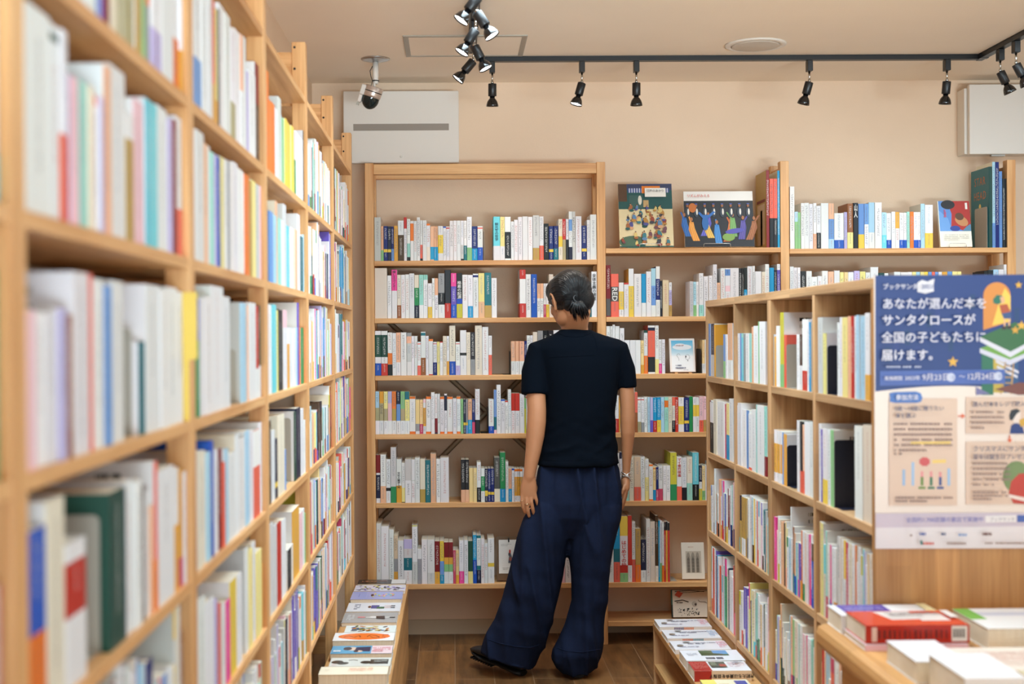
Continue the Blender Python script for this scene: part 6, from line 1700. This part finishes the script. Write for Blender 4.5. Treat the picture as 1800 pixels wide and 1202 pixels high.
CHOSEN = '''b1r0_1 b1r0_27 b1r0_30 b1r0_32 b1r0_36 b1r0_38 b1r0_48 b1r0_51 b1r0_7 b1r1_1 b1r1_14 b1r1_15 b1r1_16 b1r1_17 b1r1_18 b1r1_19 b1r1_20 b1r1_21 b1r1_22 b1r1_24 b1r1_25 b1r1_26 b1r1_3 b1r1_40 b1r1_7 b1r2_1 b1r2_19 b1r2_2 b1r2_21 b1r2_24 b1r2_25 b1r2_6 b1r3_19 b1r3_27 b1r3_9 b1r4_1 b1r4_10 b1r4_11 b1r4_12 b1r4_14 b1r4_2 b1r4_24 b1r4_25 b1r4_3 b1r4_4 b1r4_5 b1r4_7 b1r4_9 b1r5_1 b1r5_10 b1r5_11 b1r5_12 b1r5_17 b1r5_19 b1r5_2 b1r5_21 b1r5_24 b1r5_3 b1r5_5 b1r5_6 b1r5_7 b1r5_9 b2r0_1 b2r0_2 b2r1_1 b2r1_10 b2r1_12 b2r1_14 b2r1_17 b2r1_2 b2r1_20 b2r1_24 b2r1_5 b2r1_6 b2r1_8 b2r1_9 b2r2_11 b2r2_15 b2r4_17 b2r4_18 b2r4_19 b2r4_20 b2r4_21 b2r4_8 b2r5_2 b2r5_3 b2r5_4 b2r5_6 b2r5_7 b2r5_8 b2r5_9 b3r0_1 b3r0_10 b3r0_11 b3r0_13 b3r0_14 b3r0_15 b3r0_17 b3r0_18 b3r0_29 b3r0_30 b3r0_31 b3r0_4 b3r0_9 c0r0_3 c0r0_6 c0r1_3 c0r1_5 c0r1_8 c0r2_7 c0r3_17 c1r0_10 c1r0_8 c1r1_2 c1r1_3 c1r1_6 c1r1_8 c1r1_9 c1r3_10 c2r0_10 c2r0_3 c2r0_4 c2r0_5 c2r0_8 c2r1_11 c2r1_12 c2r1_7 c2r1_8 c2r2_13 c2r3_5 c3r0_10 c3r0_11 c3r0_12 c3r0_2 c3r0_3 c3r0_6 c3r0_7 c3r0_8 c3r1_1 c3r1_3 c3r1_4 c3r1_5 c3r1_6 c3r1_7 c3r2_11 c3r2_2 c3r2_4 s1r1_10 s1r1_12 s1r1_13 s1r1_14 s1r1_15 s1r1_16 s1r1_17 s1r1_18 s1r1_19 s1r2_1 s1r2_10 s1r2_11 s1r2_12 s1r2_13 s1r2_14 s1r2_15 s1r2_16 s1r2_17 s1r2_18 s1r2_19 s1r2_2 s1r2_3 s1r2_4 s1r2_5 s1r2_6 s1r2_7 s1r2_8 s1r2_9 s1r3_1 s1r3_10 s1r3_11 s1r3_12 s1r3_13 s1r3_14 s1r3_15 s1r3_2 s1r3_3 s1r3_4 s1r3_5 s1r3_6 s1r3_7 s1r3_8 s1r3_9 s1r4_1 s1r4_10 s1r4_11 s1r4_12 s1r4_13 s1r4_14 s1r4_15 s1r4_2 s1r4_3 s1r4_4 s1r4_6 s1r4_7 s1r4_8 s1r4_9 s1r5_42 s1r5_43 s2r1_1 s2r1_10 s2r1_11 s2r1_12 s2r1_14 s2r1_15 s2r1_2 s2r1_3 s2r1_4 s2r1_5 s2r1_6 s2r1_7 s2r1_8 s2r1_9 s2r2_1 s2r2_10 s2r2_11 s2r2_12 s2r2_13 s2r2_14 s2r2_15 s2r2_16 s2r2_2 s2r2_3 s2r2_4 s2r2_5 s2r2_6 s2r2_7 s2r2_8 s2r2_9 s2r3_1 s2r3_10 s2r3_2 s2r3_3 s2r3_4 s2r3_5 s2r3_6 s2r3_7 s2r3_9 s2r4_1 s2r4_10 s2r4_11 s2r4_12 s2r4_13 s2r4_14 s2r4_15 s2r4_2 s2r4_3 s2r4_4 s2r4_5 s2r4_6 s2r4_7 s2r4_8 s2r4_9 s2r5_1 s2r5_10 s2r5_11 s2r5_12 s2r5_2 s2r5_3 s2r5_4 s2r5_5 s2r5_6 s2r5_7 s2r5_8 s2r5_9 s3r1_1 s3r1_11 s3r1_14 s3r1_3 s3r1_5 s3r1_8 s3r2_12 s3r2_2 s3r2_3 s3r2_5 s3r2_7 s3r3_1 s3r3_10 s3r3_2 s3r3_4 s3r3_5 s3r4_1 s3r4_2 s3r4_4 s3r4_6 s3r4_7 s3r4_8 s3r5_1 s3r5_2 s3r5_3 s3r5_4 s3r5_5 s3r5_7'''

# ------------------------------------------------------------------ put the books on the shelves
ORD = 'first second third fourth fifth sixth seventh eighth ninth tenth eleventh twelfth thirteenth fourteenth fifteenth sixteenth seventeenth eighteenth nineteenth twentieth'.split()
def ordinal(n):
    if n <= 20: return ORD[n - 1]
    t = {2: 'twent', 3: 'thirt', 4: 'fort', 5: 'fift', 6: 'sixt', 7: 'sevent'}[n // 10]
    return t + 'ieth' if n % 10 == 0 else t + 'y-' + ORD[n % 10 - 1]

LARGEST = set(CHOSEN.split()) if CHOSEN else None
stuff = MB(); KEYS = {}
for B in BOOKS:
    own = LARGEST is None or B['key'] in LARGEST
    if not own:
        write_book(B, B['M'], stuff, stuff, stuff)
        continue
    c_, p_, o_ = MB(), MB(), MB()
    write_book(B, Matrix.Identity(4), c_, p_, o_)
    o = c_.obj('book', PAPER, paint=True); o.matrix_world = B['M']
    adj = 'thin ' if B['w'] < .0105 else 'thick ' if B['w'] > .026 else 'tall ' if B['h'] > .206 else 'small ' if B['h'] < .158 else ''
    txt = adj + CNAME[B['main']] + ' book'
    if B['band'] and B['band'] != B['main']: txt += ' with ' + CNAME[B['band']] + ' paper band'
    elif len(B['segs']) > 1 and B['segs'][0][0] != B['main']: txt += ' with ' + CNAME[B['segs'][0][0]] + ' head'
    tag(o, '%s, %s along %s' % (txt, ordinal(B['i']), B['where']), 'book', B['group'])
    KEYS[o.name] = B['key']
    p_.obj('page_block', PAPER, o, paint=True)
    if o_.f:
        b_ = o_.obj('paper_band', PAPER, o, paint=True)
        b_['label'] = CNAME[B['band']] + ' paper band'
    if B.get('title'):
        B['title'](o, B)
if stuff.f:
    tag(stuff.obj('shelved_books', PAPER, paint=True), 'the many smaller books packed upright along the farther shelves', 'books', kind='stuff')
